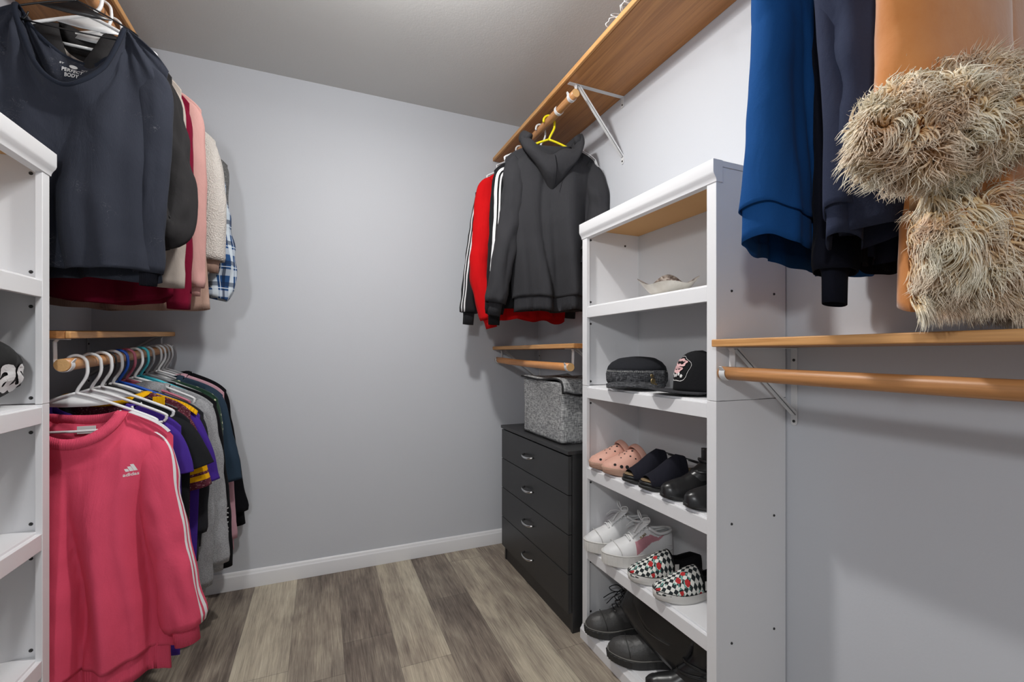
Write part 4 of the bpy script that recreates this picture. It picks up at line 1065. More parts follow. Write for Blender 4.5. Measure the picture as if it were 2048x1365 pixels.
# ---- fur
def fur_material(name, root_c, mid_c, tip_c):
    t = NT(name)
    at = t.n('ShaderNodeAttribute'); at.attribute_name = 'len'
    oi = t.noise(t.coords(), 17, 3)
    c = t.ramp(at.outputs['Fac'], [(0.0, root_c), (0.30, mid_c), (0.75, tip_c)])
    c = t.mix(t.ramp(oi, [(0.40, (0, 0, 0, 1)), (0.75, (0.5, 0.5, 0.5, 1))]), c, shade(root_c, 1.3))
    return t.out(c, 0.5, spec=0.3)
M['fur'] = fur_material('shaggy_fur', srgb(176, 108, 54), srgb(236, 204, 152), srgb(255, 248, 228))
def fur(name, emit, n, length, parent, seed=5, width=0.0022, gravity=0.5, curl=0.35, mat='fur', under=None):
    """locks of fur: emit(rng) -> (point, normal, lay direction)"""
    rng = random.Random(seed)
    V, Fc, A = [], [], []
    S = 7
    for q in range(n):
        p, nrm, lay = emit(rng)
        L = length * rng.uniform(0.55, 1.25); w_ = width * rng.uniform(0.6, 1.3)
        nv_ = Vector((mnoise.noise(p * 42 + Vector((seed, 0, 0))), mnoise.noise(p * 42 + Vector((0, seed, 9))), mnoise.noise(p * 42 + Vector((5, 0, seed)))))
        d = (nrm * rng.uniform(0.45, 0.75) + lay * rng.uniform(0.7, 1.0) + nv_ * 1.3 + Vector((rng.gauss(0, .10), rng.gauss(0, .10), rng.gauss(0, .10)))).normalized()
        ph = 9.0 * mnoise.noise(p * 30 + Vector((seed, 3, 1))) + rng.gauss(0, .25); cf = 1.9 + 0.9 * mnoise.noise(p * 24); cu = curl * (1.0 + 0.9 * mnoise.noise(p * 28)) * rng.uniform(0.85, 1.15)
        sd_ = d.cross(Vector((0.3, 1, 0.2)) + nv_).normalized(); b2 = d.cross(sd_)
        b = len(V); pos = p.copy()
        for k in range(S + 1):
            f_ = k / S
            ww = w_ * (1 - f_) ** 0.7 * (0.6 + 0.8 * sin(pi * min(1, f_ + 0.25)))
            if k == S: ww = w_ * 0.04
            dd = (d + Vector((0, 0, -1)) * gravity * f_ + sd_ * cu * sin(ph + f_ * cf * 3.1) + b2 * cu * 0.6 * cos(ph + f_ * cf * 2.6)).normalized()
            t1 = dd.cross(sd_ + b2 * 0.3).normalized(); t2 = dd.cross(t1)
            for a in (0, 2.094, 4.189):
                V.append(pos + t1 * ww * cos(a) + t2 * ww * sin(a)); A.append(f_)
            pos = pos + dd * (L / S)
        for k in range(S):
            for j in range(3):
                j2 = (j + 1) % 3
                Fc.append((b + k * 3 + j, b + k * 3 + j2, b + k * 3 + 3 + j2, b + k * 3 + 3 + j))
    me = bpy.data.meshes.new(name); me.from_pydata([tuple(v_) for v_ in V], [], Fc)
    at = me.attributes.new('len', 'FLOAT', 'POINT'); at.data.foreach_set('value', A)
    me.materials.append(M[mat]); me.polygons.foreach_set('use_smooth', [True] * len(me.polygons))
    o = bpy.data.objects.new(name, me); COL.objects.link(o); o.parent = parent
    o['kind'] = 'stuff'
    return o
t = NT('orange_suede'); v = t.coords()
c_ = t.mix(t.noise(v, 5, 3), srgb(176, 104, 48), srgb(208, 134, 68))
c_ = t.mix(t.math('MULTIPLY', t.noise(v, 40, 4, 0.6), 0.35), c_, srgb(226, 164, 104))
M['suede'] = t.out(c_, 0.85, normal=t.bump(t.noise(v, 160, 3), 0.25, 0.001, t.bump(t.noise(t.coords((1, 1, .4)), 9, 3), 0.35, 0.01)), sheen=0.5, spec=0.2)
CXc, CYc, CZc = 0.965, 0.405, 2.02
hanger(0.945, 0.385, RZ, 'hg_black', 'black hanger of the orange suede coat', r=0.0046)
coat = garment('coat', 'orange suede coat with shaggy cream fur cuffs and trim at the right photo edge', 'coat', CXc, CYc, CZc, M['suede'], sh=0.185, n=0.08, slope=0.42, hem=0.108, chest=0.095, length=0.850, D=0.045, drop=(0.06, 0.02), amp=0.016, seed=51, kf=6,
        collar=None, rows=70, cols=150, hem_wave=0.015)
cr = coat.root
# wide sleeve hanging in front of the body toward the viewer, ending in a shaggy fur cuff
sl = dict(pts=[(-0.070, -0.006, -0.070), (-0.082, -0.018, -0.13), (-0.088, -0.030, -0.28), (-0.092, -0.036, -0.42), (-0.098, -0.040, -0.585)], r0=0.130, r1=0.160, fl=0.30, wr=0.05)
so = sleeve(cr, sl, M['suede'], M['suede'], 52, 0.0)
sl2 = dict(pts=[(0.06, 0.0, -0.10), (0.06, -0.010, -0.16), (0.05, -0.02, -0.34), (0.03, -0.028, -0.50), (0.01, -0.032, -0.72)], r0=0.100, r1=0.118, fl=0.36, wr=0.05)
so2 = sleeve(cr, sl2, M['suede'], M['suede'], 53, 0.0)
M['fur_skin'] = mat_plain('fur_backing', srgb(130, 96, 60), 0.95)
def ell_emit(c, ax, ay, az, tilt=0.0, lay=Vector((0, 0, -0.6)), front=True):
    c = Vector(c); R_ = Matrix.Rotation(tilt, 3, 'Y')
    def e(rng):
        while True:
            d = Vector((rng.gauss(0, 1), rng.gauss(0, 1), rng.gauss(0, 1))).normalized()
            if not front or d.y < 0.35: break
        p = R_ @ Vector((d.x * ax, d.y * ay, d.z * az)) + c
        nr = (R_ @ Vector((d.x / ax, d.y / ay, d.z / az))).normalized()
        return p, nr, lay + Vector((nr.x * 0.5, 0, 0))
    return e
def ellipsoid(name, c, ax, ay, az, tilt, mat, parent):
    m = MB(); R_ = Matrix.Rotation(tilt, 3, 'Y'); rings = []
    for i in range(1, 16):
        a = -pi / 2 + pi * i / 16
        rings.append([R_ @ Vector((ax * cos(a) * cos(2 * pi * k / 24), ay * cos(a) * sin(2 * pi * k / 24), az * sin(a))) + Vector(c) for k in range(24)])
    m.loft(rings, cap0=True, cap1=True); return m.build(name, mat, parent)
# cuff of the near sleeve: lies slanting, seen nearly end on
c1 = (-0.120, -0.055, -0.585)
ck = ellipsoid('fur_cuff', c1, 0.192, 0.052, 0.060, -0.30, M['fur_skin'], so)
fur('cuff_fur', ell_emit(c1, 0.194, 0.054, 0.062, -0.30, Vector((-0.45, 0, -0.35))), 13000, 0.048, so, 61, 0.0023, 0.45, 1.1)
c2 = (-0.002, -0.050, -0.752)
ck = ellipsoid('fur_cuff', c2, 0.150, 0.048, 0.072, 0.0, M['fur_skin'], so2)
fur('cuff_fur', ell_emit(c2, 0.152, 0.050, 0.074, 0.0, Vector((-0.15, 0, -0.9))), 11000, 0.054, so2, 62, 0.0023, 0.8, 0.75)
# fur edge of the front opening and hem
def strip_emit(pts, wdt, lay, nrm=Vector((-0.25, -1, 0))):
    P_ = [Vector(p) for p in pts]
    def e(rng):
        i = rng.randrange(len(P_) - 1); f_ = rng.random()
        p = P_[i].lerp(P_[i + 1], f_); tdir = (P_[i + 1] - P_[i]).normalized()
        sd_ = tdir.cross(Vector((0, 1, 0))).normalized()
        u = rng.uniform(-1, 1)
        return p + sd_ * u * wdt + Vector((0, -0.010 * (1 - u * u), 0)), (nrm.normalized() + sd_ * u * 0.6).normalized(), lay
    return e
MB().tube(catmull([(-0.125, -0.020, -0.50), (-0.124, -0.028, -0.60), (-0.130, -0.030, -0.70)], 6), 0.024, 14, flat=(1, 0.5)).build('front_trim', M['fur_skin'], cr)
fur('trim_fur', strip_emit([(-0.125, -0.032, -0.50), (-0.124, -0.038, -0.60), (-0.132, -0.036, -0.70)], 0.026, Vector((0, 0, -1.0))), 3000, 0.044, cr, 63, 0.0021, 0.9, 0.35)
hemp = []
for k in range(30):
    th = pi + pi * (0.01 + 0.98 * k / 29); p = coat.P(th, 0.975); hemp.append((p.x, p.y - 0.004, p.z))
MB().tube(hemp, 0.010, 8, flat=(0.6, 1.0)).build('hem_trim', M['fur_skin'], cr)
fur('hem_fur', strip_emit(hemp, 0.010, Vector((0, 0, -1.2))), 4200, 0.040, cr, 64, 0.0019, 1.0, 0.30)
fur('trim_fur', strip_emit([(-0.112, -0.0, -0.70), (-0.112, 0.0, -0.84)], 0.006, Vector((-0.4, 0, -1.0))), 500, 0.03, cr, 65, 0.0013, 1.0, 0.30)

# ================================================================ THINGS ON THE SHOE UNIT
UF = 0.933
SZ = [1.236 + 0.046, 0.929 + 0.046, 0.622 + 0.046, 0.3145 + 0.046, 0.056]
# ---- ceramic bowl with a wavy rim
t = NT('bowl_glaze'); v = t.coords()
c_ = t.ramp(t.noise(v, 16, 4, 0.6), [(0.3, srgb(206, 198, 186)), (0.6, srgb(226, 222, 212)), (0.75, srgb(170, 160, 148))])
M['bowl_out'] = t.out(c_, 0.25)
t = NT('bowl_inside'); v = t.coords()
c_ = t.ramp(t.noise(v, 55, 4, 0.7), [(0.35, srgb(60, 52, 50)), (0.5, srgb(118, 104, 96)), (0.62, srgb(190, 180, 170)), (0.72, srgb(80, 70, 64))])
M['bowl_in'] = t.out(c_, 0.3)
root = empty('bowl', (1.035, 1.145, SZ[0]), radians(-42), 'small cream wavy-rimmed bowl on the top shelf of the right unit', 'bowl')
def bowl_r(q, a, off=0.0): return (0.022 + 0.056 * q ** 0.8) * (1 + 0.10 * cos(4 * a) * q ** 2) - off
def bowl_z(q, a): return 0.001 + 0.038 * q ** 1.7 + q ** 2 * (0.012 * cos(4 * a) * (0.6 + 0.4 * sin(a)) + 0.013 * sin(a))
for nm_, mt_, of_ in (('outside', 'bowl_out', 0.0), ('inside', 'bowl_in', 0.003)):
    m = MB()
    m.loft([[(bowl_r(i / 14, b_, of_ * (1 - (i / 14) ** 8)) * cos(b_), bowl_r(i / 14, b_, of_ * (1 - (i / 14) ** 8)) * sin(b_), bowl_z(i / 14, b_) + of_ * (1 - (i / 14) ** 8)) for b_ in [2 * pi * k / 64 for k in range(64)]] for i in range(15)], cap0=True)
    m.build(nm_, M[mt_], root)
root.scale = (1.12, 1.12, 1.4)

# ---- denim cadet cap
t = NT('dark_denim'); v = t.coords()
na = t.noise(t.coords((1, 1, 0.15)), 500, 2, 0.6); nb_ = t.noise(t.coords((0.15, 0.15, 1)), 500, 2, 0.6)
ff = t.math('ADD', t.math('MULTIPLY', na, 0.5), t.math('MULTIPLY', nb_, 0.5))
M['denim'] = t.out(t.ramp(ff, [(0.38, srgb(34, 35, 38)), (0.5, srgb(62, 63, 66)), (0.64, srgb(112, 113, 116))]), 0.9, normal=t.bump(t.noise(v, 22, 3), 0.5, 0.008), spec=0.2)
M['denim_dark'] = F('dark_hat_cloth', (40, 41, 45), 'fleece'); M['thread'] = mat_plain('pale_thread', srgb(190, 190, 185), 0.8); M['brass'] = mat_plain('old_brass', srgb(170, 150, 110), 0.35, 0.9)
root = empty('cadet_cap', (1.025, 1.290, SZ[1]), radians(-138), 'dark denim cadet cap with a buttoned band on the second shelf of the right unit', 'cap')
root.scale = (1.06, 1.06, 1.16)
# local frame: +x = brim direction ... rotated so the brim faces the opening
def capring(rx, ry, z, n=48, lift=0): return [(rx * cos(2 * pi * k / n), ry * sin(2 * pi * k / n), z + lift * cos(2 * pi * k / n)) for k in range(n)]
m = MB(); m.loft([capring(.082, .094, .018), capring(.086, .098, .026), capring(.087, .099, .045), capring(.083, .095, .058)])
m.build('band', M['denim'], root, solid=0.003)
m = MB(); m.loft([capring(.081, .093, .052), capring(.084, .096, .060), capring(.083, .093, .068, lift=-.003), capring(.074, .082, .080, lift=-.006), capring(.056, .064, .089, lift=-.008), capring(.032, .038, .093, lift=-.005), capring(.008, .01, .094)], cap1=True)
cw_ = m.build('crown', M['denim_dark'], root)
m = MB(); rows_ = []
for i in range(9):
    q = i / 8; row = []
    for k in range(25):
        a = radians(-74 + 148 * k / 24)
        ex = 0.052 * q * cos(a) ** 0.8 if cos(a) > 0 else 0
        x_ = .086 * cos(a) + ex; y_ = .098 * sin(a) * (1 - 0.06 * q)
        row.append((x_, y_, 0.024 - 0.022 * q + 0.014 * (1 - (sin(a)) ** 2) * q * 0.9 - 0.012 * abs(sin(a)) ** 3 * (1 - q)))
    rows_.append(row)
m.loft(rows_, closed=False); m.build('brim', M['denim'], root, solid=0.004)
st = []
m = MB()
for k in range(0, 96):
    a = 2 * pi * k / 96; b = a + 2 * pi / 96 * 0.6
    m.tube([(.0875 * cos(a), .0995 * sin(a), .054), (.0875 * cos(b), .0995 * sin(b), .054)], 0.0008, 4)
so_ = m.build('stitching', M['thread'], root)
m = MB(); rows_ = []
for i in range(6):
    a = radians(38 + 30 * i / 5); rows_.append([(.0915 * cos(a), .1035 * sin(a), z_) for z_ in (.012, .034, .058)])
m.loft(rows_, closed=False); m.build('side_tab', M['denim'], root, solid=0.004)
for (a, z_, r_) in ((35, .043, .0055), (37, .028, .0085), (42, .016, .006)):
    a = radians(a); c = Vector((.092 * cos(a), .104 * sin(a), z_)); nrm = Vector((cos(a), sin(a), 0)); s_ = Vector((-sin(a), cos(a), 0))
    m = MB(); rings = []
    for rr, h in ((r_, 0), (r_, .002), (r_ * .8, .0032), (r_ * .5, .0022), (.0005, .003)):
        rings.append([c + nrm * h + s_ * rr * cos(2 * pi * k / 16) + Vector((0, 0, 1)) * rr * sin(2 * pi * k / 16) for k in range(16)])
    m.loft(rings, cap1=True); m.build('button', M['brass'], root)

# ---- black trucker cap with a pink embroidered patch
F('cap_black', (30, 30, 32), 'jersey'); M['patch_pink'] = mat_plain('pink_embroidery', srgb(222, 178, 178), 0.8); M['patch_white'] = mat_plain('white_embroidery', srgb(224, 222, 220), 0.8)
F('brim_grey', (62, 62, 65), 'rib')
root = empty('baseball_cap', (1.055, 1.005, SZ[1]), radians(150), 'black trucker cap with a pink and white patch, partly behind the unit post', 'cap')
def dome(a, q, k=1.0):   # q 0 rim .. 1 top ; a angle, 0 = front
    r = cos(q * pi / 2) ** 0.55
    return Vector((.094 * r * cos(a) * k, .078 * r * sin(a) * k, 0.012 + 0.115 * sin(q * pi / 2) * (1 + 0.05 * cos(a)) * k))
m = MB(); m.loft([[dome(2 * pi * k / 48, i / 14 * 0.985) for k in range(48)] for i in range(15)], cap1=True)
m.build('crown', M['cap_black'], root, solid=0.002)
m = MB(); rows_ = []
for i in range(9):
    q = i / 8; row = []
    for k in range(25):
        a = radians(-80 + 160 * k / 24); c_a = max(0, cos(a))
        row.append((.093 * cos(a) + 0.075 * q * c_a ** 0.6, .077 * sin(a) * (1 + 0.06 * q), 0.013 - 0.010 * abs(sin(a)) ** 2 * q + 0.006 * q))
    rows_.append(row)
m.loft(rows_, closed=False); m.build('brim', M['brim_grey'], root, solid=0.004)
def cap_patch(pts2, name, mat, lift):
    m = MB(); vs_ = [dome(radians(x_), y_, 1.0) * 1.0 + Vector((cos(radians(x_)), sin(radians(x_)), 0.3)) * lift for x_, y_ in pts2]
    c = sum(vs_, Vector()) / len(vs_) + Vector((1, 0, .3)) * 0.0006
    n = len(vs_); m.add(vs_ + [c], [(i, (i + 1) % n, n) for i in range(n)]); return m.build(name, mat, root, smooth=False)
def blob(cx, cy, rx, ry, n=28, wob=0.08, f=5, ph=0): return [(cx + rx * cos(2 * pi * k / n) * (1 + wob * sin(f * 2 * pi * k / n + ph)), cy + ry * sin(2 * pi * k / n) * (1 + wob * sin(f * 2 * pi * k / n + ph))) for k in range(n)]
cap_patch(blob(12, .40, 34, .25), 'patch', M['patch_white'], .0015)
cap_patch(blob(12, .40, 31, .225), 'patch_field', M['cap_black'], .0022)
cap_patch(blob(14, .50, 22, .09, wob=.12, f=6), 'skull', M['patch_pink'], .0030)
cap_patch(blob(8, .36, 20, .07, wob=.15, f=4), 'jaw', M['patch_pink'], .0030)
for k in range(6): cap_patch(blob(-12 + 8 * k, .26 + .02 * sin(k * 2), 3.4, .028), 'stone', M['patch_white'], .0030)
cap_patch(blob(6, .50, 4.5, .035), 'eye', M['cap_black'], .0038); cap_patch(blob(20, .50, 4.5, .035), 'eye', M['cap_black'], .0038)

# ---- shoes: generic last. local frame: toe +x, up +z, length along x from heel (0) to toe (L)
def last_ring(x, L, Wd, top, bot, toe=0.0, n=28, sq=0.75, asym=0.0):
    """outline ring at position x: half width from the sole outline"""
    pass
def half_w(q, Wd, toe_pow=2.2, waist=0.12):
    """half width along the shoe, q=0 heel, 1 toe"""
    base = (max(0.0, 1 - abs(2 * q - 1) ** 3.2)) ** 0.5
    ball = 0.78 + 0.22 * sstep(0.25, 0.70, q) - waist * exp(-((q - 0.38) / 0.16) ** 2)
    return Wd * base * ball
def sole(name, L, Wd, h, mat, parent, lift=0.0, ins=1.0, zb=0.0, n=40, ribs=0, heel=0.0, heel_len=0.3, wide_top=1.0, mirror=1, toe_spring=0.008):
    m = MB(); rings = []
    def outline(k, sc):
        out = []
        N_ = 72
        for i in range(N_):
            a = 2 * pi * i / N_; q = 0.5 + 0.5 * cos(a); hw = half_w(q, Wd)
            s_ = 1 if a < pi else -1
            yv = hw * s_
            yv += mirror * 0.10 * Wd * (sstep(0.45, 1.0, q)) * 1.0
            out.append((L * (0.5 + (q - 0.5) * sc), yv * sc, q))
        return out
    levels = [(0, 0.965), (0.08, 0.99), (0.5, 1.0), (0.92, wide_top), (1.0, wide_top * 0.985)]
    for f_, sc in levels:
        ring = []
        for i, (x_, y_, q) in enumerate(outline(0, sc)):
            tz = toe_spring * sstep(0.7, 1.0, q)
            z_ = zb + h * f_ + tz + heel * (1 - sstep(heel_len, heel_len + 0.3, q)) * f_
            if heel: z_ = zb + (h + heel * (1 - sstep(heel_len, heel_len + 0.32, q))) * f_ + tz + (0 if f_ > 0.5 else 0)
            if ribs and 0.05 < f_ < 0.95:
                rr = 1 + ribs * (1 if i % 2 else -1); x_ = L / 2 + (x_ - L / 2) * rr; y_ *= rr
            ring.append((x_, y_, z_))
        rings.append(ring)
    m.loft(rings, cap0=True, cap1=True); return m.build(name, mat, parent, smooth=not ribs)
def upper(name, L, Wd, prof, mat, parent, q0=0.02, q1=0.985, zbase=0.012, open_top=None, n=36, rows=44, mirror=1, sq=2.4, mfun=None, mats=None, solid=0.002, bulge=1.0, ybias=0.0):
    """prof: list (q, height). Rings across the shoe from heel to toe. open_top: (qa, qb) where the top is cut open."""
    m = MB(); rings = []
    N_ = n
    for i in range(rows + 1):
        q = q0 + (q1 - q0) * i / rows
        hw = half_w(q, Wd) * bulge; hgt = interp(prof, q)
        cy = mirror * 0.10 * Wd * sstep(0.45, 1.0, q)
        ring = []
        op = 0.0
        if open_top: op = sstep(open_top[0] - 0.02, open_top[0] + 0.04, q) * (1 - sstep(open_top[1] - 0.10, open_top[1], q))
        a0 = -pi * 0.02; 
        for k in range(N_ + 1):
            f_ = k / N_
            # from outer sole edge over the top to the inner sole edge; cut leaves a slot
            a = pi * f_
            ca, sa = cos(a), sin(a)
            r_ = (abs(ca) ** sq + abs(sa) ** sq) ** (-1 / sq)
            y_ = hw * ca * r_ * (1 - 0.22 * (sa ** 2) * (hgt > 0.05)); z_ = zbase + (hgt - zbase) * sa * r_
            if op > 0:
                lim = 0.45
                if abs(ca) < lim:
                    y_ = hw * 0.62 * (1 if ca > 0 else -1) * 1.0
                    z_ = z_ * 1.0
            ring.append((L * q, y_ + cy + ybias, z_))
        rings.append(ring)
    bcol = len(m.v)
    n1 = N_ + 1
    for r in rings: m.v += [tuple(p) for p in r]
    for i in range(rows):
        q = q0 + (q1 - q0) * (i + .5) / rows
        for k in range(N_):
            if open_top and open_top[0] < q < open_top[1] - 0.03 and abs(cos(pi * (k + .5) / N_)) < 0.45: continue
            m.f.append((i * n1 + k, i * n1 + k + 1, (i + 1) * n1 + k + 1, (i + 1) * n1 + k)); m.m.append(mfun(q, (k + .5) / N_) if mfun else 0)
    m.f.append(tuple(range(n1))); m.m.append(0)
    if q1 > 0.95: m.f.append(tuple(rows * n1 + k for k in range(n1))); m.m.append(0)
    ob = m.build(name, mats or mat, parent, solid=solid)
    at = ob.data.attributes.new('suv', 'FLOAT_VECTOR', 'POINT')
    at.data.foreach_set('vector', [c_ for i in range(rows + 1) for k in range(n1) for c_ in (L * (q0 + (q1 - q0) * i / rows), (k / N_ - 0.5) * 0.125 * (0.55 + 0.45 * half_w(q0 + (q1 - q0) * i / rows, 1.0)), 0.0)])
    return ob, rings
F('rubber_grey', (196, 190, 180)); 
M['rubber_white'] = mat_plain('white_rubber', srgb(216, 214, 210), 0.55); M['rubber_black'] = mat_plain('black_rubber', srgb(44, 44, 44), 0.55)
M['leather_black'] = mat_plain('black_leather', srgb(34, 34, 35), 0.30); M['leather_worn'] = mat_paint('worn_black_leather', srgb(70, 69, 68), 0.5, 0.45, 0.45)
M['welt'] = mat_plain('worn_welt', srgb(112, 110, 106), 0.7); M['leather_white'] = mat_plain('white_leather', srgb(226, 226, 226), 0.45); M['pink_leather'] = mat_plain('metallic_pink', srgb(212, 150, 160), 0.35, 0.3); M['dark_in'] = mat_plain('shoe_inside', srgb(26, 25, 26), 0.9)
F('suede_navy', (34, 34, 42), 'suede'); M['insole'] = mat_plain('tan_insole', srgb(132, 112, 84), 0.8)
M['clog'] = mat_paint('pink_foam', srgb(220, 168, 150), 0.3, 0.55, 0.06); M['clog_sole'] = mat_paint('worn_pink_sole', srgb(188, 150, 130), 0.6, 0.7, 0.12)
def shoe_root(name, y, z, label, cat, group=None, rz=pi, x_toe=0.925, L=0.25, tilt=0.0):
    """toes point out of the unit (toward -X)"""
    o = empty(name, (x_toe + L * cos(rz - pi), y + L * sin(rz - pi), z), rz, label, cat, group)
    if tilt: o.rotation_euler = (0, tilt, rz)
    return o
# clogs -------------------------------------------------
def clog(y, rz, label, mirror, dx=0.0):
    L = 0.235; r = shoe_root('clog', y, SZ[2] + 0.0005, label, 'clog', 'pink foam clogs', rz, 0.918 + dx, L)
    sole('sole', L, 0.048, 0.024, M['clog_sole'], r, mirror=mirror, wide_top=1.02)
    prof = [(0.0, 0.045), (0.35, 0.060), (0.44, 0.086), (0.55, 0.084), (0.70, 0.070), (0.85, 0.056), (0.94, 0.046), (1.0, 0.032)]
    u, rings = upper('upper', L, 0.0475, [(q, h) for q, h in prof], M['clog'], r, q0=0.40, q1=0.988, zbase=0.022, mirror=mirror, sq=2.3)
    upper('heel_rim', L, 0.046, [(0, 0.040), (0.2, 0.036), (0.5, 0.040)], M['clog'], r, q0=0.02, q1=0.42, zbase=0.02, open_top=(0.03, 0.60), mirror=mirror, sq=4)
    # swinging strap folded over the front
    sp = []
    for k in range(19):
        a = pi * k / 18; sp.append((L * 0.40 + 0.018 * sin(a), mirror * 0.002 + 0.046 * cos(a), 0.046 + 0.052 * sin(a) ** 0.75))
    MB().tube(sp, 0.012, 12, flat=(0.34, 1.0)).build('strap', M['clog'], r)
    def onsurf(q, f_):
        i = (q - 0.40) / (0.988 - 0.40) * (len(rings) - 1); i = max(0, min(len(rings) - 2, int(i)))
        k = int(f_ * (len(rings[0]) - 1)); p = Vector(rings[i][k]); a = Vector(rings[i + 1][k]) - p; b = Vector(rings[i][min(k + 1, len(rings[0]) - 1)]) - p
        nr = a.cross(b).normalized()
        if nr.z < 0 and abs(nr.z) > .2: nr = -nr
        if nr.dot(p - Vector((p.x, 0, 0.02))) < 0: nr = -nr
        return p, nr
    spots = [(0.55, .62, .0042), (0.62, .50, .0034), (0.55, .40, .0042), (0.68, .58, .0030), (0.68, .42, .0030), (0.62, .70, .0030), (0.62, .30, .0034), (0.74, .50, .0028), (0.50, .52, .0036), (0.75, .64, .0026), (0.75, .36, .0026), (0.56, .78, .003), (0.56, .22, .003)]
    spots += [(0.72, .10, .0065), (0.80, .13, .0060), (0.88, .20, .0050), (0.72, .90, .0065), (0.80, .87, .0060), (0.88, .80, .0050)]
    for q, f_, rad in spots:
        p, nr = onsurf(q, f_); s_ = nr.orthogonal().normalized(); t2 = nr.cross(s_)
        m = MB(); m.add([p + nr * 0.0014 + s_ * rad * cos(2 * pi * k / 12) + t2 * rad * sin(2 * pi * k / 12) for k in range(12)], [tuple(range(12))]); m.build('hole', M['dark_in'], u, smooth=False)
clog(1.428, radians(180 - 10), 'pale pink perforated clog, the one against the side panel', 1)
clog(1.335, radians(180 - 8), 'pale pink perforated clog, the one beside the black open-toe mule', -1)
# open-toe mules ---------------------------------------
def mule(y, rz, label, mirror):
    L = 0.215; r = shoe_root('open_toe_mule', y, SZ[2] + 0.0005, label, 'mule', 'black suede open-toe mules', rz, 0.922, L)
    sole('sole', L, 0.040, 0.010, M['rubber_black'], r, mirror=mirror)
    sole('midsole', L * 0.985, 0.0385, 0.010, M['leather_black'], r, zb=0.010, mirror=mirror, heel=0.035)
    sole('insole', L * 0.96, 0.036, 0.003, M['insole'], r, zb=0.021, mirror=mirror, heel=0.033)
    prof = [(0.0, 0.075), (0.30, 0.102), (0.42, 0.108), (0.55, 0.092), (0.70, 0.066), (0.84, 0.047), (0.90, 0.040)]
    upper('upper', L, 0.0405, prof, M['suede_navy'], r, q0=0.28, q1=0.88, zbase=0.018, mirror=mirror, sq=2.2)
    MB().tube(catmull([(L * .30, 0.030, 0.095), (L * .16, 0.034, 0.085), (L * .03, 0.0, 0.078), (L * .16, -0.034, 0.085), (L * .30, -0.030, 0.095)], 6), 0.0022, 8).build('heel_strap', M['leather_black'], r)
    # stitched seam
    sm = []
    for k in range(25):
        a = pi * k / 24; sm.append((L * 0.46, 0.042 * cos(a), 0.022 + 0.084 * sin(a) ** 0.8))
def fix_open(o): pass
mule(1.235, radians(180 - 12), 'black suede open-toe mule, the one beside the pink clog', 1)
mule(1.145, radians(180 - 12), 'black suede open-toe mule, the one beside the ankle boot', -1)
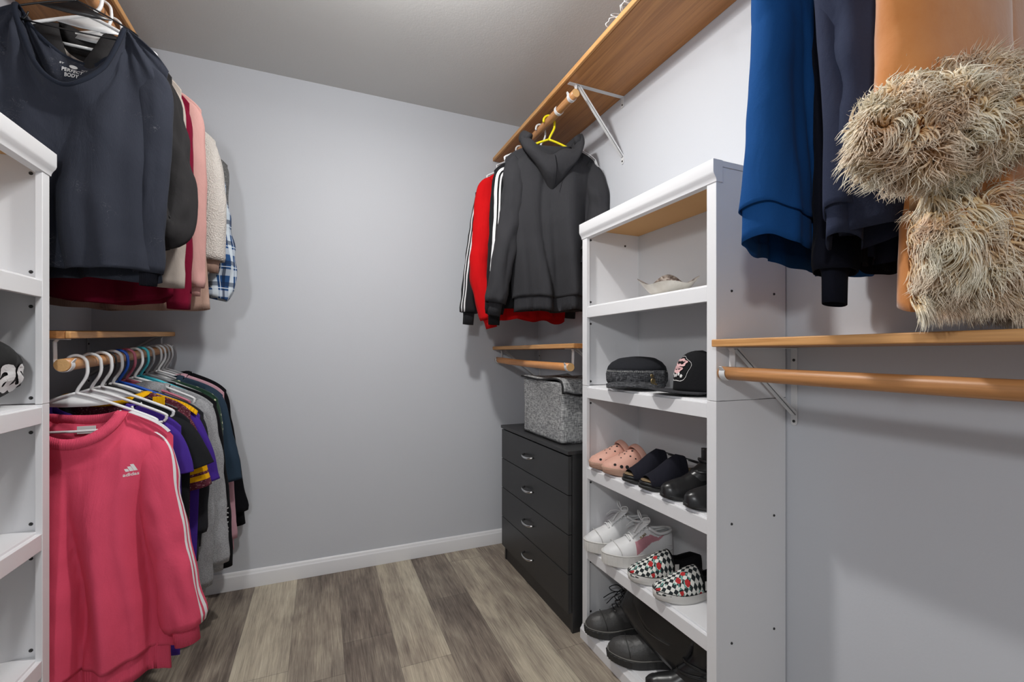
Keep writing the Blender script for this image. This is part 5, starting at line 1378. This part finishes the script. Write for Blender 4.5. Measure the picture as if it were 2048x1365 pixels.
# ankle boots -------------------------------------------
def boot(name, y, z, rz, label, mirror, L=0.245, sh_h=0.135, mat='leather_black', group='black leather ankle boots', x_toe=0.925, laces=False, strap=True, heel=0.03, chunky=False, soleh=0.010, Wd=0.041, lean=0.0, cat='boot'):
    r = shoe_root(name, y, z + 0.0005, label, cat, group, rz, x_toe, L)
    if chunky:
        sole('sole', L * 1.01, Wd * 1.06, 0.026, M['rubber_black'], r, mirror=mirror, ribs=0.012, wide_top=1.01, toe_spring=0.006)
        sole('welt', L * 1.005, Wd * 1.055, 0.004, M['welt'], r, zb=0.026, mirror=mirror, toe_spring=0.006)
        zb = 0.030
    else:
        sole('sole', L, Wd, soleh, M['rubber_black'], r, mirror=mirror)
        m = MB(); 
        if heel > 0.015:
            pts = [(0.004 + (Wd * .82) * (1 - cos(a)), Wd * .80 * sin(a)) for a in [2 * pi * k / 28 for k in range(28)]]
            m.loft([[(x_ * 0.98, y_ * .94, 0.0) for x_, y_ in pts], [(x_, y_, heel) for x_, y_ in pts]], cap0=True, cap1=True); m.build('heel', M['rubber_black'], r)
        zb = soleh
    prof = [(0.0, 0.10), (0.30, 0.12), (0.42, 0.105), (0.55, 0.080), (0.70, 0.062), (0.85, 0.054), (0.94, 0.046), (1.0, 0.034)]
    if chunky: prof = [(0.0, 0.10), (0.30, 0.12), (0.42, 0.108), (0.55, 0.090), (0.68, 0.078), (0.82, 0.076), (0.92, 0.066), (0.98, 0.050), (1.0, 0.040)]
    upper('vamp', L, Wd * 0.97, prof, M[mat], r, q0=0.02, q1=0.985, zbase=zb - 0.002, mirror=mirror, sq=2.25)
    if chunky:
        MB().tube([(L * 0.74 + 0.010 * sin(pi * k / 16), Wd * 0.96 * cos(pi * k / 16) + mirror * .004, 0.034 + 0.044 * sin(pi * k / 16) ** 0.6) for k in range(17)], 0.0010, 5).build('toe_seam', M['rubber_black'], r)
    # shaft
    m = MB(); rings = []
    for i in range(15):
        f_ = i / 14; z_ = lerp(0.055, sh_h, f_)
        cx = lerp(0.34, 0.235, sstep(0, 0.6, f_)) * L + lean * f_; rx = lerp(0.34, 0.215, sstep(0, 0.7, f_)) * L * 0.98; ry = lerp(Wd * 0.84, Wd * 0.80, f_)
        rings.append([(max(0.004, cx + rx * cos(2 * pi * k / 36)) * 1.0, ry * sin(2 * pi * k / 36) * (1 + 0.03 * sin(z_ * 160)), z_ + 0.010 * cos(2 * pi * k / 36) * f_) for k in range(36)])
    inner = [[(p[0] * 0.94 + rings[-1][18][0] * 0.06 + .002, p[1] * 0.90, p[2] - d) for p in rings[-1]] for d in (0.0, 0.04)]
    sh_ = MB().loft(rings + inner, cap1=True).build('shaft', M[mat], r)
    if strap:
        for zz in (0.082, 0.098):
            f_ = (zz - 0.055) / (sh_h - 0.055); i = min(13, int(f_ * 14)); ring = rings[i]
            MB().tube([(q_[0] * 1.0 + 0.0015 * cos(2 * pi * k / 36), q_[1] * 1.04, q_[2] + (0.010 if zz > .09 else -.004) * cos(2 * pi * k / 36)) for k, q_ in enumerate(ring)], 0.0055, 8, closed=True, flat=(0.35, 1.0)).build('strap', M[mat], r)
    if laces:
        lm = MB()
        for k in range(5):
            f_ = k / 4; x0 = lerp(0.60, 0.42, f_) * L; z0 = lerp(0.092, 0.145, f_)
            lm.tube([(x0, -0.018, z0 - .004), (x0 + .004, 0, z0 + 0.006), (x0, 0.018, z0 - .004)], 0.0018, 6)
            if k < 4: lm.tube([(x0, -0.018, z0), (x0 - .012, 0, z0 + 0.012), (x0 - .012, 0.018, z0 + .010)], 0.0018, 6)
        for s in (-1, 1):
            lm.tube(catmull([(L * .44, 0, .150), (L * .52, s * 0.018, .165), (L * .62, s * 0.032, .150), (L * .56, s * .030, .135), (L * .44, s * .004, .148)], 6), 0.0016, 6)
            lm.tube(catmull([(L * .44, 0, .150), (L * .60, s * .012, .140), (L * .72, s * .020, .118)], 6), 0.0016, 6)
        lm.build('laces', M['denim_dark'], r)
        for s in (-1, 1):
            for k in range(4):
                f_ = k / 3; x0 = lerp(0.60, 0.42, f_) * L; z0 = lerp(0.090, 0.140, f_)
                MB().lathe([(0.0036, 0), (0.0036, .0012), (.0018, .0012)], (x0, s * 0.020, z0), 10, 'z').build('eyelet', M['chrome'], sh_)
    return r
boot('ankle_boot', 1.055, SZ[2], radians(180 - 14), 'black leather ankle boot with a wrapped strap beside the open-toe mule', 1)
boot('ankle_boot', 0.955, SZ[2], radians(180 - 12), 'black leather ankle boot mostly hidden by the white post on the shoe shelf', -1)
# white platform sneakers ----------------------------------
def sneaker(y, rz, label, mirror, x_toe=0.905):
    L = 0.262; r = shoe_root('sneaker', y, SZ[3] + 0.0005, label, 'sneaker', 'white platform sneakers', rz, x_toe, L)
    sole('sole', L * 1.01, 0.0475, 0.038, M['rubber_white'], r, mirror=mirror, ribs=0.007, wide_top=1.0, toe_spring=0.006)
    sole('sole_rim', L * 1.015, 0.048, 0.005, M['rubber_white'], r, zb=0.037, mirror=mirror, toe_spring=0.006)
    prof = [(0.0, 0.105), (0.10, 0.112), (0.25, 0.104), (0.36, 0.125), (0.48, 0.122), (0.60, 0.100), (0.72, 0.084), (0.84, 0.074), (0.93, 0.062), (1.0, 0.048)]
    def mf(q, f_):
        return 1 if (0.10 < q < 0.62 and (0.045 + 0.10 * (q - 0.10) if True else 0) < (f_ if f_ < .5 else 1 - f_) < 0.20 - 0.0 * q + (0.62 - q) * 0.10 - 0.05 and (f_ > .5) == (mirror > 0) ) else 0
    def mf2(q, f_):
        g_ = f_ if f_ < .5 else 1 - f_
        if (f_ < .5) != (mirror < 0): return 0
        # a curved band: wide at the ball, rising and thinning toward the heel
        if not (0.16 < q < 0.60): return 0
        u = (q - 0.16) / 0.44
        lo = lerp(0.27, 0.02, u ** 0.8); hi = lo + lerp(0.03, 0.22, u ** 1.2)
        return 1 if lo < g_ < hi else 0
    up, rings = upper('upper', L, 0.0455, prof, None, r, q0=0.015, q1=0.988, zbase=0.040, open_top=(0.05, 0.40), mirror=mirror, sq=2.35, mfun=mf2, mats=[M['leather_white'], M['pink_leather']], rows=110, n=90)
    # tongue, collar lining
    m = MB(); rows_ = []
    for i in range(9):
        f_ = i / 8; rows_.append([(L * lerp(0.62, 0.36, f_), lerp(-0.021, 0.021, k / 6), lerp(0.096, 0.145, f_) + 0.006 * sin(pi * k / 6)) for k in range(7)])
    m.loft(rows_, closed=False); m.build('tongue', M['leather_white'], r, solid=0.004)
    MB().tube(catmull([(L * .40, 0.027, .128), (L * .25, 0.030, .106), (L * .08, 0.020, .108), (L * .035, 0.0, .112), (L * .08, -0.020, .108), (L * .25, -0.030, .106), (L * .40, -0.027, .128)], 6), 0.005, 10).build('collar_padding', M['leather_white'], r)
    m = MB(); m.add([(L * lerp(.06, .46, i / 10), w_, 0.062) for i in range(11) for w_ in (-0.028, 0.028)], [(2 * i, 2 * i + 1, 2 * i + 3, 2 * i + 2) for i in range(10)]); m.build('lining', M['lam_in'], r)
    lm = MB()
    for k in range(6):
        f_ = k / 5; x0 = lerp(0.66, 0.42, f_) * L; z0 = lerp(0.094, 0.134, f_)
        lm.tube(catmull([(x0, -0.023, z0 - .006), (x0 + .003, 0, z0 + 0.006), (x0, 0.023, z0 - .006)], 4), 0.0034, 8, flat=(1.0, 0.4))
    for s in (-1, 1):
        lm.tube(catmull([(L * .44, 0, .142), (L * .46, s * 0.018, .160), (L * .42, s * 0.040, .168), (L * .40, s * .030, .150), (L * .44, s * .002, .142)], 6), 0.0034, 8, flat=(1, .4))
        lm.tube(catmull([(L * .44, 0, .142), (L * .54, s * .020, .138), (L * .62, s * .030, .120)], 6), 0.0030, 8, flat=(1, .4))
    lm.build('laces', M['leather_white'], r)
    cap_line = [(L * 0.80 + 0.012 * sin(pi * k / 16), 0.044 * cos(pi * k / 16) + mirror * .004, 0.046 + 0.032 * sin(pi * k / 16) ** 0.6) for k in range(17)]
    MB().tube(cap_line, 0.0009, 5).build('toe_seam', M['rubber_white'], r)
    if mirror < 0:
        tm = text_mb('PUMA', 0.0105, 0, 0, rot=0.5, bold=0.0004)
        bv_ = BVHTree.FromPolygons([v_.co for v_ in up.data.vertices], [tuple(p_.vertices) for p_ in up.data.polygons])
        for i_, p in enumerate(tm.v):
            q = Vector((L * 0.47 - p[0], 0.2, 0.098 + p[2])); h = bv_.ray_cast(q, Vector((0, -1, 0)))[0]
            tm.v[i_] = (q.x, (h.y if h else 0.035) + 0.0022, q.z)
        tm.build('side_logo', M['brass'], r, smooth=False)
    return r
sneaker(1.440, radians(180 - 12), 'white platform sneaker, the one against the side panel with untied laces', 1)
sneaker(1.318, radians(180 - 12), 'white platform sneaker with a pink side stripe beside the checkered slip-ons', -1)
# checkered slip-ons ------------------------------------------
t = NT('checker_rose_canvas')
at_ = t.n('ShaderNodeAttribute'); at_.attribute_name = 'suv'; sv = at_.outputs['Vector']
mp_ = t.n('ShaderNodeMapping'); mp_.inputs['Rotation'].default_value = (0, 0, radians(45)); mp_.inputs['Location'].default_value = (0, 0, 0.003); t.l(sv, mp_.inputs['Vector'])
ck_ = t.n('ShaderNodeTexChecker'); ck_.inputs['Scale'].default_value = 92; t.l(mp_.outputs[0], ck_.inputs['Vector'])
c_ = t.mix(ck_.outputs['Fac'], srgb(44, 50, 52), srgb(232, 232, 226))
vo = t.n('ShaderNodeTexVoronoi'); vo.inputs['Scale'].default_value = 34; t.l(sv, vo.inputs['Vector'])
wob = t.math('MULTIPLY', t.math('SUBTRACT', t.noise(sv, 160, 2), 0.5), 0.22)
dd_ = t.math('ADD', vo.outputs['Distance'], wob)
rose = t.math('LESS_THAN', dd_, 0.27)
leafm = t.math('MULTIPLY', t.math('LESS_THAN', dd_, 0.44), t.math('GREATER_THAN', t.noise(sv, 110, 2), 0.54))
sel = t.math('GREATER_THAN', t.xyz(vo.outputs['Color'])[0], 0.15)
c_ = t.mix(t.math('MULTIPLY', leafm, sel), c_, srgb(120, 172, 162))
c_ = t.mix(t.math('MULTIPLY', rose, sel), c_, t.mix(t.noise(sv, 300, 2), srgb(150, 20, 28), srgb(220, 70, 70)))
M['checker'] = t.out(c_, 0.8, normal=t.bump(t.noise(sv, 400, 2), 0.3, 0.001), spec=0.2)
F('slip_black', (26, 26, 28))
def slipon(y, rz, label, mirror, x_toe=0.915):
    L = 0.258; r = shoe_root('slip_on_shoe', y, SZ[3] + 0.0005, label, 'slip-on shoe', 'checkered rose slip-ons', rz, x_toe, L)
    sole('sole', L, 0.046, 0.026, M['rubber_white'], r, mirror=mirror, wide_top=1.0)
    sole('foxing_line', L * 1.002, 0.0462, 0.0016, M['slip_black'], r, zb=0.0255, mirror=mirror)
    prof = [(0.0, 0.066), (0.12, 0.072), (0.30, 0.062), (0.42, 0.064), (0.47, 0.092), (0.56, 0.088), (0.70, 0.070), (0.84, 0.057), (0.93, 0.049), (1.0, 0.034)]
    upper('vamp', L, 0.0445, prof, M['checker'], r, q0=0.44, q1=0.988, zbase=0.024, mirror=mirror, sq=2.25)
    upper('quarter', L, 0.0440, [(0, .066), (.12, .074), (.30, .064), (.46, .066)], M['slip_black'], r, q0=0.015, q1=0.46, zbase=0.024, open_top=(0.02, 0.7), mirror=mirror, sq=3.2)
    rim = [(L * 0.442 + 0.004 * sin(pi * k / 16), 0.041 * cos(pi * k / 16), 0.030 + 0.060 * sin(pi * k / 16) ** 0.8) for k in range(17)]
    MB().tube(rim, 0.0026, 8).build('collar_binding', M['slip_black'], r)
    for s in (-1, 1):
        MB().add([(0, 0, 0)], []) if False else None
        m = MB(); m.box(L * .40, L * .45, s * 0.0425 - .0012, s * 0.0425 + .0012, 0.036, 0.062); m.build('elastic_gore', M['rubber_white'], r, smooth=False)
    m = MB(); m.add([(L * lerp(.05, .46, i / 10), w_, 0.034) for i in range(11) for w_ in (-0.034, 0.034)], [(2 * i, 2 * i + 1, 2 * i + 3, 2 * i + 2) for i in range(10)]); m.build('insole', M['dark_in'], r)
    m = MB(); m.box(L * .26, L * .34, 0.0435, 0.0448, 0.046, 0.054); m.build('side_label', M['rubber_white'], r, smooth=False)
    return r
slipon(1.195, radians(180 - 14), 'checkered slip-on shoe with red roses, the one touching the white sneaker', 1)
slipon(1.068, radians(180 - 10), 'checkered slip-on shoe with red roses, the one nearer the white post', -1)
# bottom shelf: chunky lace-up boots, clutch, ankle boots ----------
b1 = boot('combat_boot', 1.435, SZ[4], radians(180 - 18), 'worn black lace-up boot with chunky sole against the side panel, bottom shelf', 1, L=0.27, sh_h=0.165, mat='leather_worn', group='chunky lace-up boots', x_toe=0.905, laces=True, strap=False, chunky=True, Wd=0.048)
b2 = boot('combat_boot', 1.285, SZ[4], radians(180 - 30), 'worn black lace-up boot with chunky sole, toe over the bottom shelf edge', -1, L=0.27, sh_h=0.120, mat='leather_worn', group='chunky lace-up boots', x_toe=0.90, laces=False, strap=False, chunky=True, Wd=0.048)
boot('ankle_boot', 1.125, SZ[4], radians(180 - 35), 'smooth black ankle boot on the bottom shelf near the white post', 1, L=0.25, sh_h=0.17, x_toe=0.925, group='black leather ankle boots, bottom shelf')
boot('ankle_boot', 1.075, SZ[4], radians(180 - 30), 'black ankle boot on the bottom shelf behind the white post', -1, L=0.24, sh_h=0.17, x_toe=0.955, group='black leather ankle boots, bottom shelf')
# black leather clutch lying on the boots
root = empty('clutch_bag', (1.045, 1.29, SZ[4] + 0.150), radians(-78), 'black leather clutch bag with a pale stitched flap lying on the lace-up boots', 'bag')
m = MB(); rows_ = []
def clutch_pt(u, v_, top):
    x_ = lerp(-0.135, 0.135, u); y_ = lerp(-0.07, 0.085, v_)
    ed = (1 - (2 * u - 1) ** 6) * (1 - (2 * v_ - 1) ** 6)
    z_ = 0.012 * max(0, ed) ** 0.5 * (1 if top else -1) + 0.012 * sin(u * 4) + 0.55 * (y_) * 0.5
    return (x_, y_ * (1 - 0.12 * (2 * u - 1) ** 2), z_)
rings = []
for i in range(25):
    u = i / 24
    rings.append([clutch_pt(u, k / 12, True) for k in range(13)] + [clutch_pt(u, 1 - k / 12, False) for k in range(13)])
m.loft(rings, cap0=True, cap1=True); bg_ = m.build('body', M['leather_black'], root)
m = MB(); rows_ = []
for i in range(21):
    u = i / 20; x_ = lerp(-0.136, 0.136, u)
    rows_.append([(x_, lerp(0.086, -0.030 + 0.05 * abs(2 * u - 1) ** 1.5, k / 8) * (1 - 0.12 * (2 * u - 1) ** 2), clutch_pt(u, 1 - k / 8 * 0.72, True)[2] + 0.004) for k in range(9)])
m.loft(rows_, closed=False); fl_ = m.build('flap', M['leather_black'], root, solid=0.0025)
MB().tube([r_[-1] for r_ in rows_], 0.0011, 6).build('edge_stitch', M['thread'], fl_)
root.rotation_euler = (radians(62), radians(20), radians(-84))
root.location = (1.005, 1.175, 0.215)

# ================================================================ SPORTS BAG ON THE LEFT UNIT
root = empty('gym_bag', (-0.745, 1.262, SZ[1]), 0, 'black sports bag with large white lettering on the left shelving unit', 'bag')
F('nylon_black', (46, 46, 46), 'jersey', sheen=0.0, rough=0.55, wr=0.9)
def bagp(a, y_):
    e = max(0.0, 1 - abs(y_ / 0.185) ** 4) ** 0.35
    rx = 0.105 * (0.90 + 0.10 * e) * e ** 0.12; rz = 0.090 * (0.70 + 0.30 * e) * e ** 0.30
    ca, sa = cos(a), sin(a)
    r_ = (abs(ca) ** 2.5 + abs(sa) ** 2.5) ** (-1 / 2.5)
    w_ = 1 + 0.06 * mnoise.noise(Vector((ca * 2, sa * 2, y_ * 22))) + 0.04 * mnoise.noise(Vector((ca * 5, sa * 5, y_ * 40)))
    sh_ = 0.3 * max(0, (y_ - 0.06)) 
    return Vector((rx * ca * r_ * w_, y_, 0.094 + rz * sa * r_ * w_ - sh_ * (sa > 0) * (0.4)))
m = MB(); m.loft([[bagp(2 * pi * k / 56, lerp(-0.184, 0.184, i / 50)) for k in range(56)] for i in range(51)], cap0=True, cap1=True)
bag = m.build('body', M['nylon_black'], root)
bv = BVHTree.FromPolygons([Vector(p) for p in m.v], m.f)
def bag_print(mb, name):
    out = []
    for p in mb.v:   # x -> along y (bag length), z stays
        h = bv.ray_cast(Vector((0.5, p[0], p[2])), Vector((-1, 0, 0)))[0]
        out.append(((h.x if h else 0.09) + 0.0030, p[0], p[2]))
    mb.v = out; return mb.build(name, M['print_white'], root, smooth=False)
tmb = text_mb('adidas', 0.125, 0.168, 0.040, align='RIGHT', bold=0.0035)
bmx = bmesh.new(); mm = bpy.data.meshes.new('tmp'); mm.from_pydata(tmb.v, [], tmb.f); bmx.from_mesh(mm)
bmesh.ops.triangulate(bmx, faces=bmx.faces); bmesh.ops.subdivide_edges(bmx, edges=[e for e in bmx.edges if e.calc_length() > 0.012], cuts=3, use_grid_fill=True); bmesh.ops.triangulate(bmx, faces=bmx.faces)
tmb.v = [tuple(v_.co) for v_ in bmx.verts]; tmb.f = [tuple(v_.index for v_ in f_.verts) for f_ in bmx.faces]; tmb.m = [0] * len(tmb.f); bmx.free(); bpy.data.meshes.remove(mm)
bag_print(tmb, 'lettering')
MB().tube([bagp(2 * pi * 0.165, y_) + Vector((.002, 0, .001)) for y_ in [lerp(-.16, .16, k / 20) for k in range(21)]], 0.0035, 8).build('zip', M['bin_trim'], root)
MB().tube(catmull([(0.05, 0.15, 0.04), (0.09, 0.165, 0.05), (0.06, 0.186, 0.075), (0.0, 0.188, 0.08)], 5), 0.006, 8, flat=(1, .5)).build('strap', M['bin_trim'], root)

# ================================================================ CABLE ON THE HIGH RIGHT SHELF
root = empty('coiled_cable', (0.925, 1.235, 2.227), 0, 'loosely coiled white cable hanging over the edge of the high right shelf', 'cable')
m = MB()
rng = random.Random(4)
pts = []
for k in range(60):
    a = k * 0.55; pts.append((-0.004 + 0.028 * cos(a) + rng.uniform(-.006, .006) + 0.01, (k - 30) * 0.0022 + 0.014 * sin(a * 0.7), 0.010 + 0.012 * sin(a) + rng.uniform(0, .004)))
m.tube(catmull(pts, 4), 0.0022, 6); m.build('cable', M['white_plastic'], root)
